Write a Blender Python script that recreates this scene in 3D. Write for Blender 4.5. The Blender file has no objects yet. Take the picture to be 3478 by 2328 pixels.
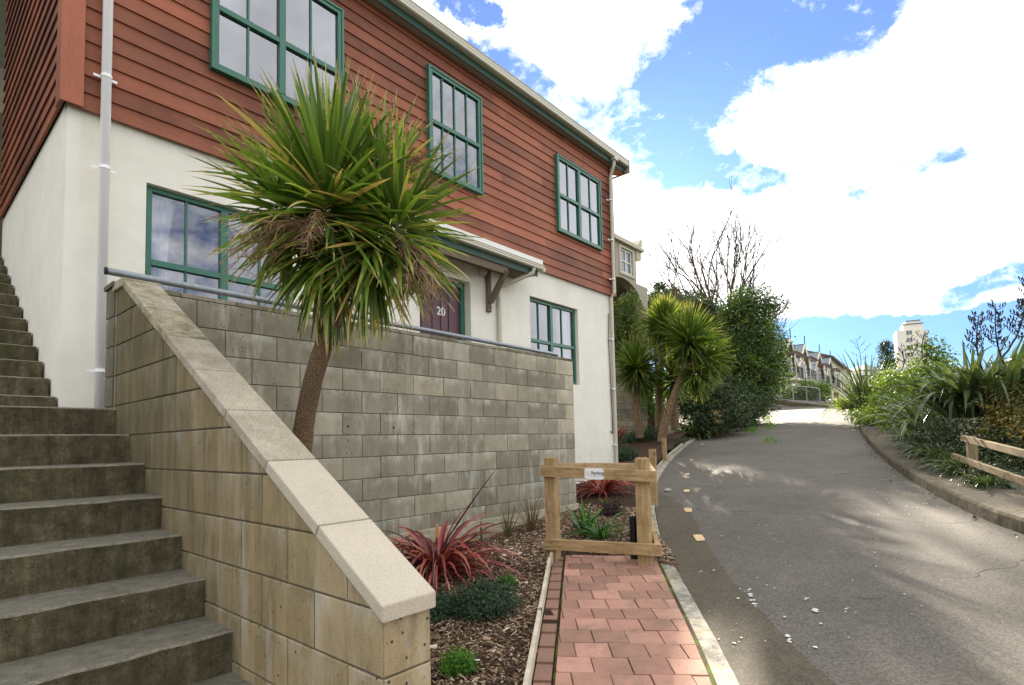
import bpy, bmesh, math, random
import numpy as np
from mathutils import Vector, Matrix
random.seed(7); RNG = np.random.default_rng(11)
PI = math.pi; R = math.radians
scene = bpy.context.scene
col = scene.collection

# ------------------------------------------------------------------ camera
YAW, PITCH, ROLL = 0.855, 0.0586, -0.0219
def cam_axes():
    f = Vector((math.sin(YAW)*math.cos(PITCH), math.cos(YAW)*math.cos(PITCH), math.sin(PITCH)))
    r = Vector((math.cos(YAW), -math.sin(YAW), 0)); u = r.cross(f)
    return r*math.cos(ROLL)+u*math.sin(ROLL), -r*math.sin(ROLL)+u*math.cos(ROLL), f
CR, CU, CF = cam_axes()
cd = bpy.data.cameras.new('camera'); cam = bpy.data.objects.new('camera', cd); col.objects.link(cam)
cd.sensor_width = 36; cd.lens = 1880.14/3478*36; cd.shift_y = (1391.06-1164)/3478
cd.clip_start = 0.05; cd.clip_end = 3000
cam.matrix_world = Matrix(((CR.x, CU.x, -CF.x, 0), (CR.y, CU.y, -CF.y, 0), (CR.z, CU.z, -CF.z, 0), (0, 0, 0, 1)))
scene.camera = cam
scene.render.resolution_x, scene.render.resolution_y = 1024, 685

# ------------------------------------------------------------------ sun, exposure
SUN_AZ, SUN_EL = R(28.3), R(20.3)      # azimuth measured from +X towards +Y
sdir = Vector((math.cos(SUN_AZ)*math.cos(SUN_EL), math.sin(SUN_AZ)*math.cos(SUN_EL), math.sin(SUN_EL)))
sl = bpy.data.lights.new('sun', 'SUN'); sl.energy = 5.0; sl.angle = R(0.6); sl.color = (1.0, 0.9, 0.74)
so = bpy.data.objects.new('sun', sl); col.objects.link(so)
so.rotation_euler = sdir.to_track_quat('Z', 'Y').to_euler(); so.location = (0, 0, 60)
scene.view_settings.view_transform = 'Standard'; scene.view_settings.look = 'None'
scene.view_settings.exposure = 2.17; scene.view_settings.gamma = 1

# ------------------------------------------------------------------ node helper
class NT:
    def __init__(s, tree): s.t = tree; s.n = tree.nodes; s.l = tree.links
    def add(s, typ, ins=None, **props):
        nd = s.n.new(typ)
        for k, v in props.items(): setattr(nd, k, v)
        for k, v in (ins or {}).items(): s.set(nd, k, v)
        return nd
    def set(s, nd, k, v):
        sock = nd.inputs[k]
        if isinstance(v, bpy.types.NodeSocket): s.l.new(v, sock)
        elif isinstance(v, bpy.types.Node): s.l.new(v.outputs[0], sock)
        else:
            if hasattr(sock.default_value, '__len__') and hasattr(v, '__len__') and len(v) == 3 and len(sock.default_value) == 4: v = (*v, 1)
            sock.default_value = v
    def math(s, op, a, b=0.0, c=None, clamp=False):
        nd = s.add('ShaderNodeMath', {0: a, 1: b}, operation=op, use_clamp=clamp)
        if c is not None: s.set(nd, 2, c)
        return nd.outputs[0]
    def vmath(s, op, a, b=(0, 0, 0)):
        nd = s.add('ShaderNodeVectorMath', {0: a, 1: b}, operation=op)
        return nd.outputs['Value'] if op in ('DOT_PRODUCT', 'LENGTH') else nd.outputs[0]
    def mix(s, f, a, b, blend='MIX'):
        nd = s.add('ShaderNodeMix', None, data_type='RGBA', blend_type=blend)
        s.set(nd, 0, f); s.set(nd, 6, a); s.set(nd, 7, b)
        return nd.outputs[2]
    def noise(s, vec, scale, detail=4, rough=0.55, dist=0.0, out=0):
        return s.add('ShaderNodeTexNoise', {'Vector': vec, 'Scale': scale, 'Detail': detail, 'Roughness': rough, 'Distortion': dist}).outputs[out]
    def ramp(s, f, stops, interp='LINEAR'):
        nd = s.add('ShaderNodeValToRGB', {0: f}); cr = nd.color_ramp; cr.interpolation = interp
        while len(cr.elements) < len(stops): cr.elements.new(0.5)
        for e, (p, c) in zip(cr.elements, stops):
            e.position = p; e.color = (*c, 1) if hasattr(c, '__len__') else (c, c, c, 1)
        return nd.outputs[0]
    def maprange(s, v, a, b, c=0.0, d=1.0, smooth=False):
        nd = s.add('ShaderNodeMapRange', {0: v, 1: a, 2: b, 3: c, 4: d})
        if smooth: nd.interpolation_type = 'SMOOTHSTEP'
        return nd.outputs[0]
    def scale(s, vec, sc): return s.vmath('MULTIPLY', vec, sc)

# ------------------------------------------------------------------ world: Nishita sky + procedural cloud layer
w = bpy.data.worlds.new('World'); scene.world = w; w.use_nodes = True
nt = NT(w.node_tree); nt.n.clear()
wo = nt.add('ShaderNodeOutputWorld')
sky = nt.add('ShaderNodeTexSky', None, sky_type='NISHITA', sun_disc=False, sun_elevation=SUN_EL, sun_rotation=PI/2-SUN_AZ, air_density=1.0, dust_density=0.3, ozone_density=2.5)
tc = nt.add('ShaderNodeTexCoord').outputs['Generated']
dn = nt.vmath('NORMALIZE', tc)
ff = nt.vmath('DOT_PRODUCT', dn, tuple(CF)); fx = nt.math('MAXIMUM', ff, 0.05)
uu = nt.math('DIVIDE', nt.vmath('DOT_PRODUCT', dn, tuple(CR)), fx)
vv = nt.math('DIVIDE', nt.vmath('DOT_PRODUCT', dn, tuple(CU)), fx)
uv0 = nt.add('ShaderNodeCombineXYZ', {0: uu, 1: vv, 2: 0.0}).outputs[0]
wn = nt.add('ShaderNodeTexNoise', {'Vector': dn, 'Scale': 7.0, 'Detail': 8, 'Roughness': 0.66})
warp = nt.scale(nt.vmath('SUBTRACT', wn.outputs['Color'], (0.5, 0.5, 0.5)), (0.20, 0.16, 0))
uv = nt.vmath('ADD', uv0, warp)
# openings in the cloud deck: centre, radii, tilt, depth
BLUE = [(1070, 25, 85, 45, 20, 1.0), (1190, 190, 150, 60, 38, 1.1), (1290, 250, 120, 60, 20, .9), (1740, 60, 170, 110, -10, 1.15), (1930, 45, 160, 80, -25, 1.1), (1600, 190, 190, 130, -40, 1.1),
        (1540, 345, 140, 80, 20, 1.0), (1680, 385, 150, 42, 12, .9), (2080, 385, 170, 40, -18, .8), (1950, 345, 90, 30, -20, .6), (1480, 300, 120, 110, 0, .9), (1290, 85, 55, 26, 10, .6), (1395, 95, 30, 30, 0, .5),
        (2120, 1030, 1500, 325, -4, 1.8), (2300, 635, 230, 30, -12, .85), (2120, 690, 190, 18, -8, .8), (1330, 20, 40, 20, 0, .5), (1440, 60, 60, 22, 30, .45), (1620, 30, 60, 40, 40, .9)]
tot = None
for (x, y, rx, ry, rot, wgt) in BLUE:
    cu, cv = (x-1171.5)/1266.6, (937.1-y)/1266.6
    d = nt.vmath('SUBTRACT', uv if y < 900 else nt.vmath('ADD', uv0, nt.scale(warp, (.5, .5, 0))), (cu, cv, 0)); a = R(-rot)
    mx = nt.vmath('DOT_PRODUCT', d, (math.cos(a)/(rx/1266.6), math.sin(a)/(rx/1266.6), 0))
    my = nt.vmath('DOT_PRODUCT', d, (-math.sin(a)/(ry/1266.6), math.cos(a)/(ry/1266.6), 0))
    r2 = nt.math('ADD', nt.math('MULTIPLY', mx, mx), nt.math('MULTIPLY', my, my))
    g = nt.maprange(r2, 1.7, 0.35, 0.0, wgt, smooth=True) if y < 900 else nt.maprange(r2, 1.16, 0.80, 0.0, wgt, smooth=True)
    tot = g if tot is None else nt.math('MAXIMUM', tot, g)
front = nt.maprange(ff, 0.1, 0.35)
elsew = nt.maprange(nt.noise(dn, 2.6, 7, 0.62), 0.46, 0.66, 0.0, 1.0)
hole = nt.math('ADD', nt.math('MULTIPLY', tot, front), nt.math('MULTIPLY', nt.math('MULTIPLY', elsew, 0.9), nt.math('SUBTRACT', 1.0, front)))
cn = nt.noise(dn, 5.2, 8, 0.66, 0.3)
cn2 = nt.noise(nt.scale(dn, (1, 1, 1.8)), 21.0, 8, 0.68, 0.2)
dens = nt.math('SUBTRACT', nt.math('ADD', nt.math('MULTIPLY', cn, 1.35), nt.math('MULTIPLY', cn2, 1.75)), nt.math('MULTIPLY', hole, 1.10))
dens = nt.maprange(dens, 0.46, 1.22, 0.06, 1.0, smooth=False)
sepz = nt.add('ShaderNodeSeparateXYZ', {0: dn}).outputs[2]
shade = nt.maprange(nt.noise(dn, 3.4, 6, 0.62), 0.32, 0.7, 0.42, 1.12)
fshade = nt.math('ADD', nt.math('MULTIPLY', shade, nt.math('SUBTRACT', 1.0, nt.math('MULTIPLY', front, 0.85))), nt.math('MULTIPLY', front, 0.85))
low = nt.maprange(sepz, 0.0, 0.42, 1.0, 0.0)
skyc = nt.mix(1.0, sky.outputs[0], nt.mix(low, (0.25, 0.45, 0.78, 1), (0.20, 0.335, 0.52, 1)), 'MULTIPLY')
cloudc = nt.vmath('MULTIPLY', nt.add('ShaderNodeCombineXYZ', {0: fshade, 1: fshade, 2: fshade}).outputs[0], (9.6, 9.7, 9.8))
ccol = nt.mix(dens, skyc, cloudc)
bg = nt.add('ShaderNodeBackground', {'Color': ccol, 'Strength': 0.057})
nt.l.new(bg.outputs[0], wo.inputs[0])

# ------------------------------------------------------------------ geometry helpers
def tag(o, label=None, cat=None, group=None, kind=None):
    if label: o['label'] = label
    if cat: o['category'] = cat
    if group: o['group'] = group
    if kind: o['kind'] = kind
    return o
def thing(name, loc, label, cat, group=None):
    o = bpy.data.objects.new(name, None); col.objects.link(o); o.location = loc; o.empty_display_size = 0.1
    return tag(o, label, cat, group)
def wloc(o):
    v = Vector((0, 0, 0))
    while o: v += Vector(o.location); o = o.parent
    return v
class MB:
    def __init__(s): s.v = []; s.f = []; s.c = []; s.cur = (0.5, 0.5, 0.5)
    def tone(s, a=None, b=None, c=None):
        s.cur = (random.random() if a is None else a, random.random() if b is None else b, random.random() if c is None else c)
    def face(s, pts, cc=None):
        i = len(s.v); s.v.extend([tuple(p) for p in pts]); s.f.append(tuple(range(i, i+len(pts)))); s.c.append(cc or s.cur)
    def addv(s, pts): i = len(s.v); s.v.extend([tuple(p) for p in pts]); return i
    def addf(s, idx, cc=None): s.f.append(tuple(idx)); s.c.append(cc or s.cur)
    def box(s, x0, x1, y0, y1, z0, z1): s.hexa([(x0, y0, z0), (x1, y0, z0), (x1, y1, z0), (x0, y1, z0), (x0, y0, z1), (x1, y0, z1), (x1, y1, z1), (x0, y1, z1)])
    def hexa(s, p):
        i = s.addv(p)
        for q in ((0, 3, 2, 1), (4, 5, 6, 7), (0, 1, 5, 4), (1, 2, 6, 5), (2, 3, 7, 6), (3, 0, 4, 7)): s.addf([i+k for k in q])
    def obox(s, c, ax, ay, az):   # centre and three half-axis vectors
        c, ax, ay, az = map(Vector, (c, ax, ay, az))
        s.hexa([c-ax-ay-az, c+ax-ay-az, c+ax+ay-az, c-ax+ay-az, c-ax-ay+az, c+ax-ay+az, c+ax+ay+az, c-ax+ay+az])
    def bar(s, a, b, w, h, up=(0, 0, 1)):
        a, b = Vector(a), Vector(b); d = (b-a); L = d.length; d.normalize(); side = d.cross(Vector(up))
        if side.length < 1e-4: side = d.cross(Vector((1, 0, 0)))
        side.normalize(); u = side.cross(d)
        s.obox((a+b)/2, d*L/2, side*w/2, u*h/2)
    def tube(s, path, rad, n=8, cap=True):
        path = [Vector(p) for p in path]
        if not hasattr(rad, '__len__'): rad = [rad]*len(path)
        rings = []; pn = None
        for k, p in enumerate(path):
            d = (path[min(k+1, len(path)-1)]-path[max(k-1, 0)]).normalized()
            if pn is None:
                pn = d.cross(Vector((0, 0, 1)))
                if pn.length < 0.05: pn = d.cross(Vector((1, 0, 0)))
            pn = (pn-d*pn.dot(d)).normalized(); bn = d.cross(pn)
            rings.append(s.addv([p+pn*rad[k]*math.cos(2*PI*j/n)+bn*rad[k]*math.sin(2*PI*j/n) for j in range(n)]))
        for a, b in zip(rings, rings[1:]):
            for j in range(n): s.addf([a+j, a+(j+1) % n, b+(j+1) % n, b+j])
        if cap: s.addf([rings[0]+j for j in range(n)][::-1]); s.addf([rings[-1]+j for j in range(n)])
    def prism(s, poly, ext):      # polygon extruded along vector
        ext = Vector(ext); n = len(poly)
        i = s.addv(poly); j = s.addv([Vector(p)+ext for p in poly])
        s.addf([i+k for k in range(n)][::-1]); s.addf([j+k for k in range(n)])
        for k in range(n): s.addf([i+k, i+(k+1) % n, j+(k+1) % n, j+k])
    def sphere(s, c, r, nu=12, nv=8, sc=(1, 1, 1)):
        c = Vector(c); g = []
        for a in range(nv+1):
            t = PI*a/nv
            g.append(s.addv([c+Vector((r*sc[0]*math.sin(t)*math.cos(2*PI*b/nu), r*sc[1]*math.sin(t)*math.sin(2*PI*b/nu), r*sc[2]*math.cos(t))) for b in range(nu)]))
        for a in range(nv):
            for b in range(nu): s.addf([g[a]+b, g[a]+(b+1) % nu, g[a+1]+(b+1) % nu, g[a+1]+b])
    def build(s, name, mat, parent=None, origin=None, smooth=False, bevel=0):
        off = wloc(parent) if parent else Vector(origin or (0, 0, 0))
        V = np.array(s.v, dtype=float)-np.array(off)
        me = bpy.data.meshes.new(name); me.from_pydata(V.tolist(), [], s.f)
        at = me.color_attributes.new('tone', 'FLOAT_COLOR', 'CORNER')
        cnt = np.array([len(f) for f in s.f]); cc = np.repeat(np.array([(c[0], c[1], c[2], 1.0) for c in s.c]), cnt, axis=0)
        at.data.foreach_set('color', cc.ravel())
        if isinstance(mat, (list, tuple)):
            for m in mat: me.materials.append(m)
        else: me.materials.append(mat)
        if smooth: me.polygons.foreach_set('use_smooth', [True]*len(me.polygons))
        me.update()
        o = bpy.data.objects.new(name, me); col.objects.link(o)
        if parent: o.parent = parent
        else: o.location = off
        if bevel:
            m = o.modifiers.new('bevel', 'BEVEL'); m.width = bevel; m.segments = 2; m.limit_method = 'ANGLE'; m.angle_limit = R(40)
            wn_ = o.modifiers.new('wn', 'WEIGHTED_NORMAL') if False else None
        return o
def npmesh(name, V, F, C, mat, parent=None, origin=(0, 0, 0), smooth=False):   # V (n,3), F (m,k) ints, C (m,3) tones
    off = np.array(wloc(parent) if parent else origin)
    me = bpy.data.meshes.new(name); k = F.shape[1]; m = len(F)
    me.vertices.add(len(V)); me.vertices.foreach_set('co', (V-off).ravel())
    me.loops.add(m*k); me.loops.foreach_set('vertex_index', F.ravel().astype(np.int32))
    me.polygons.add(m); me.polygons.foreach_set('loop_start', np.arange(0, m*k, k, dtype=np.int32)); me.polygons.foreach_set('loop_total', np.full(m, k, dtype=np.int32))
    me.update(calc_edges=True)
    at = me.color_attributes.new('tone', 'FLOAT_COLOR', 'CORNER')
    at.data.foreach_set('color', np.repeat(np.hstack([C, np.ones((m, 1))]), k, axis=0).ravel())
    if smooth: me.polygons.foreach_set('use_smooth', [True]*m)
    me.materials.append(mat); me.validate()
    o = bpy.data.objects.new(name, me); col.objects.link(o)
    if parent: o.parent = parent
    else: o.location = off
    return o
def dup(root, loc, rz=0, sc=1, label=None):
    r = root.copy(); col.objects.link(r); r.location = loc; r.rotation_euler = (0, 0, rz); r.scale = (sc, sc, sc)
    if label: r['label'] = label
    for ch in list(root.children):
        c = ch.copy(); col.objects.link(c); c.parent = r
        for g in ch.children:
            e = g.copy(); col.objects.link(e); e.parent = c
    return r

# survey helper: a sight line measured on the photograph (2343 px wide copy) met with the terrain or a given distance
def sight(x, y):
    return CR*((x-1171.5)/1266.6)+CU*((937.1-y)/1266.6)+CF
def road_h(X, Y=0.0):
    z = -1.415+.07*X
    if X > 14: z += .0035*(X-14)**1.5
    return z
def G(x, y, dz=0.0):
    d = sight(x, y); t = 0.8
    while t < 260:
        P = d*t
        if P.z < road_h(P.x)+dz: return P
        t *= 1.002
    return d*260
def AT(x, y, dep): return sight(x, y)*dep
def ONY(x, y, Y): d = sight(x, y); return d*(Y/d.y)
def sstep(a, b, x): t = min(1, max(0, (x-a)/(b-a))); return t*t*(3-2*t)

# ------------------------------------------------------------------ materials
def newmat(name):
    m = bpy.data.materials.new(name); m.use_nodes = True; t = NT(m.node_tree); t.n.clear()
    out = t.add('ShaderNodeOutputMaterial'); b = t.add('ShaderNodeBsdfPrincipled'); t.l.new(b.outputs[0], out.inputs[0])
    t.b = b; t.out = out; t.pos = t.add('ShaderNodeNewGeometry').outputs['Position']
    a = t.add('ShaderNodeVertexColor', layer_name='tone'); sp = t.add('ShaderNodeSeparateColor', {0: a.outputs[0]})
    t.ta, t.tb, t.tc = sp.outputs
    return m, t
def bump(t, h, strength=0.3, dist=0.01):
    nd = t.add('ShaderNodeBump', {'Strength': strength, 'Distance': dist, 'Height': h}); t.set(t.b, 'Normal', nd.outputs[0])
def setc(t, c, rough=0.8, spec=0.3):
    t.set(t.b, 'Base Color', c); t.set(t.b, 'Roughness', rough); t.set(t.b, 'Specular IOR Level', spec)
def vary(t, c, f, lo=0.75, hi=1.25):
    g = t.maprange(f, 0.0, 1.0, lo, hi)
    return t.mix(1.0, c, t.add('ShaderNodeCombineXYZ', {0: g, 1: g, 2: g}).outputs[0], 'MULTIPLY')
M = {}
def block_mat(name, ca, cb, cc, efflor=0.5, stain=0.5, streaks=0.0):
    m, t = newmat(name)
    base = t.ramp(t.ta, [(0, ca), (0.5, cb), (1, cc)])
    n1 = t.noise(t.pos, 3.0, 5, 0.6); base = vary(t, base, n1, 0.62, 1.38)
    grit = t.noise(t.pos, 170, 4, 0.8); base = vary(t, base, grit, 0.35, 1.65)
    # dark lichen stain blotches and rain streaks
    st = t.maprange(t.noise(t.scale(t.pos, (3.0, 3.0, 0.8)), 1.9, 9, 0.78), 0.48, 0.68)
    base = t.mix(t.math('MULTIPLY', st, stain), base, (0.075, 0.068, 0.04))
    mo = t.maprange(t.noise(t.pos, 2.1, 5, 0.7), 0.52, 0.7)
    base = t.mix(t.math('MULTIPLY', mo, 0.35), base, (0.12, 0.115, 0.045))
    # pale salt bloom running down from the joints
    ef = t.maprange(t.noise(t.scale(t.pos, (9, 9, 1.5)), 1.0, 5, 0.68), 0.50, 0.68)
    ef = t.math('MULTIPLY', ef, t.maprange(t.noise(t.pos, 1.3, 3), 0.42, 0.6))
    base = t.mix(t.math('MULTIPLY', ef, efflor), base, (0.48, 0.46, 0.40))
    fzn = t.math('FRACT', t.math('DIVIDE', t.math('SUBTRACT', t.add('ShaderNodeSeparateXYZ', {0: t.pos}).outputs[2], 1.091), 0.2))
    blo = t.math('MULTIPLY', t.maprange(fzn, 0.45, 1.0, 0.0, 1.0, True), t.maprange(t.noise(t.scale(t.pos, (5, 5, 3)), 1.0, 7, 0.75), 0.47, 0.66))
    base = t.mix(t.math('MULTIPLY', blo, efflor*.85), base, (0.56, 0.54, 0.47))
    if streaks:
        s2 = t.maprange(t.noise(t.scale(t.pos, (12, 12, 0.9)), 1.0, 5, 0.7), 0.48, 0.7)
        base = t.mix(t.math('MULTIPLY', s2, streaks), base, (0.40, 0.30, 0.17))
    dn_ = t.maprange(t.noise(t.scale(t.pos, (4, 4, 1.6)), 1.0, 6, 0.7), 0.32, 0.62)
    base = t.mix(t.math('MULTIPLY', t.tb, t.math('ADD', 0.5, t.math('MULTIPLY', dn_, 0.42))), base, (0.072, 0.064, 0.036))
    pit = t.maprange(t.add('ShaderNodeTexVoronoi', {'Vector': t.pos, 'Scale': 24.0}).outputs[0], 0.10, 0.16)
    pm = t.math('MAXIMUM', t.maprange(t.noise(t.pos, 2.6, 3, 0.6), 0.5, 0.6), t.tc)
    pit = t.math('MAXIMUM', pit, t.math('SUBTRACT', 1.0, pm))
    base = t.mix(pit, (0.05, 0.045, 0.035), base)
    setc(t, base, 0.93, 0.2)
    bump(t, t.math('ADD', t.math('MULTIPLY', grit, 0.5), t.math('ADD', t.math('MULTIPLY', pit, 0.8), n1)), 0.45, 0.006)
    return m
M['block'] = block_mat('block_grey', (0.20, 0.183, 0.135), (0.305, 0.28, 0.21), (0.45, 0.395, 0.285), 0.9, 0.3)
M['blockd'] = block_mat('block_dark_mossy', (0.11, 0.10, 0.07), (0.17, 0.15, 0.10), (0.2, 0.17, 0.11), 0.25, 0.6)  # darker block colours with heavier lichen staining and less salt bloom
M['blockw'] = block_mat('block_warm', (0.165, 0.128, 0.070), (0.265, 0.20, 0.105), (0.38, 0.30, 0.175), 0.45, 0.7, 0.6)
def simple(name, c, rough=0.6, spec=0.4, var=0.1, sc=8.0, bmp=0.0, metal=0.0, stretch=(1, 1, 1)):
    m, t = newmat(name); n = t.noise(t.scale(t.pos, stretch), sc, 4, 0.6)
    cc = vary(t, c, n, 1-var, 1+var); cc = vary(t, cc, t.ta, 1-var*.5, 1+var*.5)
    setc(t, cc, rough, spec); t.set(t.b, 'Metallic', metal)
    if bmp: bump(t, n, bmp, 0.004)
    M[name] = m; return m
def mortar():
    m, t = newmat('mortar'); n = t.noise(t.pos, 60, 3); setc(t, vary(t, (0.12, 0.105, 0.075), n, 0.5, 1.5), 0.95, 0.1); bump(t, n, 0.3); M['mortar'] = m
mortar()
def capstone(name, clean):
    m, t = newmat(name)
    c = t.ramp(t.noise(t.pos, 190, 2, 0.7), [(0.3, (0.22, 0.19, 0.14)), (0.5, (0.40, 0.35, 0.27)), (0.7, (0.56, 0.51, 0.42))])
    if clean: c = t.mix(0.6, c, (0.50, 0.44, 0.345)); c = vary(t, c, t.noise(t.pos, 7, 6, .7), .85, 1.12)
    else:
        c = vary(t, c, t.noise(t.pos, 9, 7, .75), .6, 1.3); li = t.maprange(t.noise(t.pos, 5.5, 6, 0.75), 0.42, 0.6); c = t.mix(t.math('MULTIPLY', t.math('MULTIPLY', li, t.tb), 0.9), c, (0.12, 0.105, 0.055))
        la = t.maprange(t.noise(t.pos, 24, 5, 0.75), 0.53, 0.62); c = t.mix(t.math('MULTIPLY', la, t.math('MULTIPLY', t.tb, 0.8)), c, (0.27, 0.23, 0.07))
    c = vary(t, c, t.ta, 0.9, 1.1); setc(t, c, 0.9, 0.2); bump(t, t.noise(t.pos, 120, 3, 0.7), 0.4, 0.004); return m
M['cap'] = capstone('capstone_lichen', False); M['capclean'] = capstone('capstone_new', True)
def concrete_step():
    m, t = newmat('step_concrete')
    n = t.noise(t.pos, 11, 12, 0.86); c = t.ramp(n, [(0.36, (0.055, 0.045, 0.024)), (0.5, (0.105, 0.088, 0.050)), (0.63, (0.185, 0.156, 0.098))]); dr = t.maprange(t.noise(t.scale(t.pos, (13, 13, 1.5)), 1.0, 6, .75), .42, .64, .7, 1.25); c = t.mix(1.0, c, t.add('ShaderNodeCombineXYZ', {0: dr, 1: dr, 2: dr}).outputs[0], 'MULTIPLY')
    gr = t.noise(t.pos, 170, 4, 0.8); c = vary(t, c, gr, 0.1, 1.9); vo = t.maprange(t.add('ShaderNodeTexVoronoi', {'Vector': t.pos, 'Scale': 60.0}).outputs[0], .12, .2); c = t.mix(t.math('MAXIMUM', vo, t.maprange(t.noise(t.pos, 8, 3), .45, .55)), (.018, .014, .008), c)
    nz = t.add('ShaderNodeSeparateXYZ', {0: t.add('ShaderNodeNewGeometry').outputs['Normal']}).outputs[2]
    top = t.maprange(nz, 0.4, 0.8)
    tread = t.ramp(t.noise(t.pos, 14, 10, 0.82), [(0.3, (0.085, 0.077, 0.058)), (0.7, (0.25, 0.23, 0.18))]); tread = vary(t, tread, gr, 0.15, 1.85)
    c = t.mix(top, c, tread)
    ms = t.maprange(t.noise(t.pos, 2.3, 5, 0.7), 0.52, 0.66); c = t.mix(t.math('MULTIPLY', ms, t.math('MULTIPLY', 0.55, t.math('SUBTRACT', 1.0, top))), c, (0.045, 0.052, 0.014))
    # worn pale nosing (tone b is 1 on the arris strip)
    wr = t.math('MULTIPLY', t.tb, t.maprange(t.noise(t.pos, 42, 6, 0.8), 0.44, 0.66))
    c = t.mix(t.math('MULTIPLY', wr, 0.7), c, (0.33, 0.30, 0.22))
    setc(t, c, 0.9, 0.25); bump(t, t.math('ADD', gr, t.math('MULTIPLY', n, 2.0)), 0.7, 0.009); M['step'] = m
concrete_step()
def plaster():
    m, t = newmat('plaster_cream'); n = t.noise(t.pos, 1.4, 4, 0.6); c = vary(t, (0.77, 0.735, 0.645), n, 0.92, 1.06); c = vary(t, c, t.noise(t.pos, 5.5, 6, 0.7), 0.94, 1.05)
    st = t.maprange(t.noise(t.scale(t.pos, (7, 7, 0.5)), 1.0, 4, 0.6), 0.55, 0.8); c = t.mix(t.math('MULTIPLY', st, 0.16), c, (0.42, 0.39, 0.29))
    low = t.add('ShaderNodeSeparateXYZ', {0: t.pos}).outputs[2]; sp = t.math('MULTIPLY', t.maprange(low, 0.1, -0.75), t.maprange(t.noise(t.pos, 9, 5, .7), 0.42, 0.7)); c = t.mix(t.math('MULTIPLY', sp, .3), c, (.3, .26, .17))
    sx = t.maprange(t.noise(t.scale(t.pos, (22, 22, 0.8)), 1.0, 5, 0.7), 0.56, 0.74); zz = t.maprange(low, 1.05, 0.2); c = t.mix(t.math('MULTIPLY', t.math('MULTIPLY', sx, zz), 0.22), c, (0.33, 0.30, 0.22))
    tw_ = t.maprange(t.noise(t.pos, 2.4, 7, 0.75), 0.35, 0.7, 0.93, 1.04); c = t.mix(1.0, c, t.add('ShaderNodeCombineXYZ', {0: tw_, 1: tw_, 2: tw_}).outputs[0], 'MULTIPLY')
    f = t.noise(t.pos, 90, 3, 0.7); setc(t, c, 0.85, 0.25); bump(t, t.math('ADD', f, t.math('MULTIPLY', t.noise(t.pos, 6, 4, .6), 2.5)), 0.25, 0.005); M['plaster'] = m
plaster()
def cedar(name, ca, cb, axis):
    m, t = newmat(name); st = (1.2, 30, 30) if axis == 'x' else ((30, 1.2, 30) if axis == 'y' else (30, 30, 1.2))
    off = t.add('ShaderNodeCombineXYZ', {0: t.math('MULTIPLY', t.ta, 37.0), 1: t.math('MULTIPLY', t.tb, 21.0), 2: 0.0}).outputs[0]
    p = t.vmath('ADD', t.scale(t.pos, st), off)
    g = t.noise(p, 1.6, 6, 0.68, 0.3); c = t.mix(g, ca, cb)
    c = vary(t, c, t.ta, 0.6, 1.35); c = t.mix(t.math('MULTIPLY', t.math('POWER', t.tb, 3.0), 0.75), c, (0.10, 0.034, 0.018))
    fade = t.maprange(t.noise(t.pos, 0.9, 4, 0.6), 0.42, 0.66); c = t.mix(t.math('MULTIPLY', fade, 0.35), c, (0.43, 0.15, 0.075))
    fine = t.noise(p, 7.0, 3, 0.7); c = vary(t, c, fine, 0.7, 1.3)
    setc(t, c, 0.62, 0.3); bump(t, fine, 0.25, 0.003); M[name] = m
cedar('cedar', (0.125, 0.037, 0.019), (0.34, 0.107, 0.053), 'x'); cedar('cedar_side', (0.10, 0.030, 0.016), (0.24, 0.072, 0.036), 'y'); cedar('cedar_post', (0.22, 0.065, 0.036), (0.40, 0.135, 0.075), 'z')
simple('green_paint', (0.028, 0.135, 0.088), 0.38, 0.5, 0.12, 20, 0.03)
simple('green_dark', (0.018, 0.06, 0.040), 0.5, 0.4, 0.15, 12)
simple('gutter', (0.50, 0.475, 0.37), 0.4, 0.45, 0.06, 3); simple('white_pvc', (0.88, 0.87, 0.87), 0.35, 0.45, 0.03, 5)
simple('soffit', (0.30, 0.255, 0.20), 0.75, 0.2, 0.12, 10); simple('roof_sheet', (0.34, 0.35, 0.33), 0.45, 0.5, 0.06, 5); simple('white_paint', (0.74, 0.73, 0.69), 0.5, 0.4, 0.05, 10)
simple('interior', (0.50, 0.49, 0.47), 0.8, 0.1, 0.05, 2); simple('curtain', (0.80, 0.80, 0.84), 0.9, 0.1, 0.04, 10)
simple('galv', (0.24, 0.26, 0.28), 0.42, 0.5, 0.35, 30, 0.05, 0.75); simple('old_wood', (0.16, 0.125, 0.085), 0.85, 0.2, 0.35, 3, 0.3, 0, (30, 30, 2)); simple('door', (0.085, 0.026, 0.040), 0.42, 0.45, 0.12, 6, 0.05)
simple('lamp_glass', (0.45, 0.42, 0.36), 0.25, 0.6, 0.1, 30); simple('black', (0.012, 0.012, 0.014), 0.45, 0.4, 0.2, 10); simple('number_white', (0.8, 0.8, 0.78), 0.5, 0.3, 0.02, 5)
simple('sign_white', (0.78, 0.79, 0.80), 0.4, 0.4, 0.03, 20); simple('sign_cream', (0.72, 0.70, 0.55), 0.4, 0.3, 0.05, 20); simple('ink', (0.03, 0.035, 0.04), 0.6, 0.2, 0.1, 20)
simple('beige', (0.36, 0.32, 0.25), 0.85, 0.2, 0.08, 1.2); simple('trim_beige', (0.50, 0.45, 0.35), 0.8, 0.2, 0.05, 2); simple('towerwall', (0.74, 0.68, 0.60), 0.85, 0.2, 0.06, 0.15); simple('town_white', (0.88, 0.86, 0.82), 0.7, 0.3, 0.1, 0.9, 0, 0, (0.3, 0.3, 9))
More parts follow.
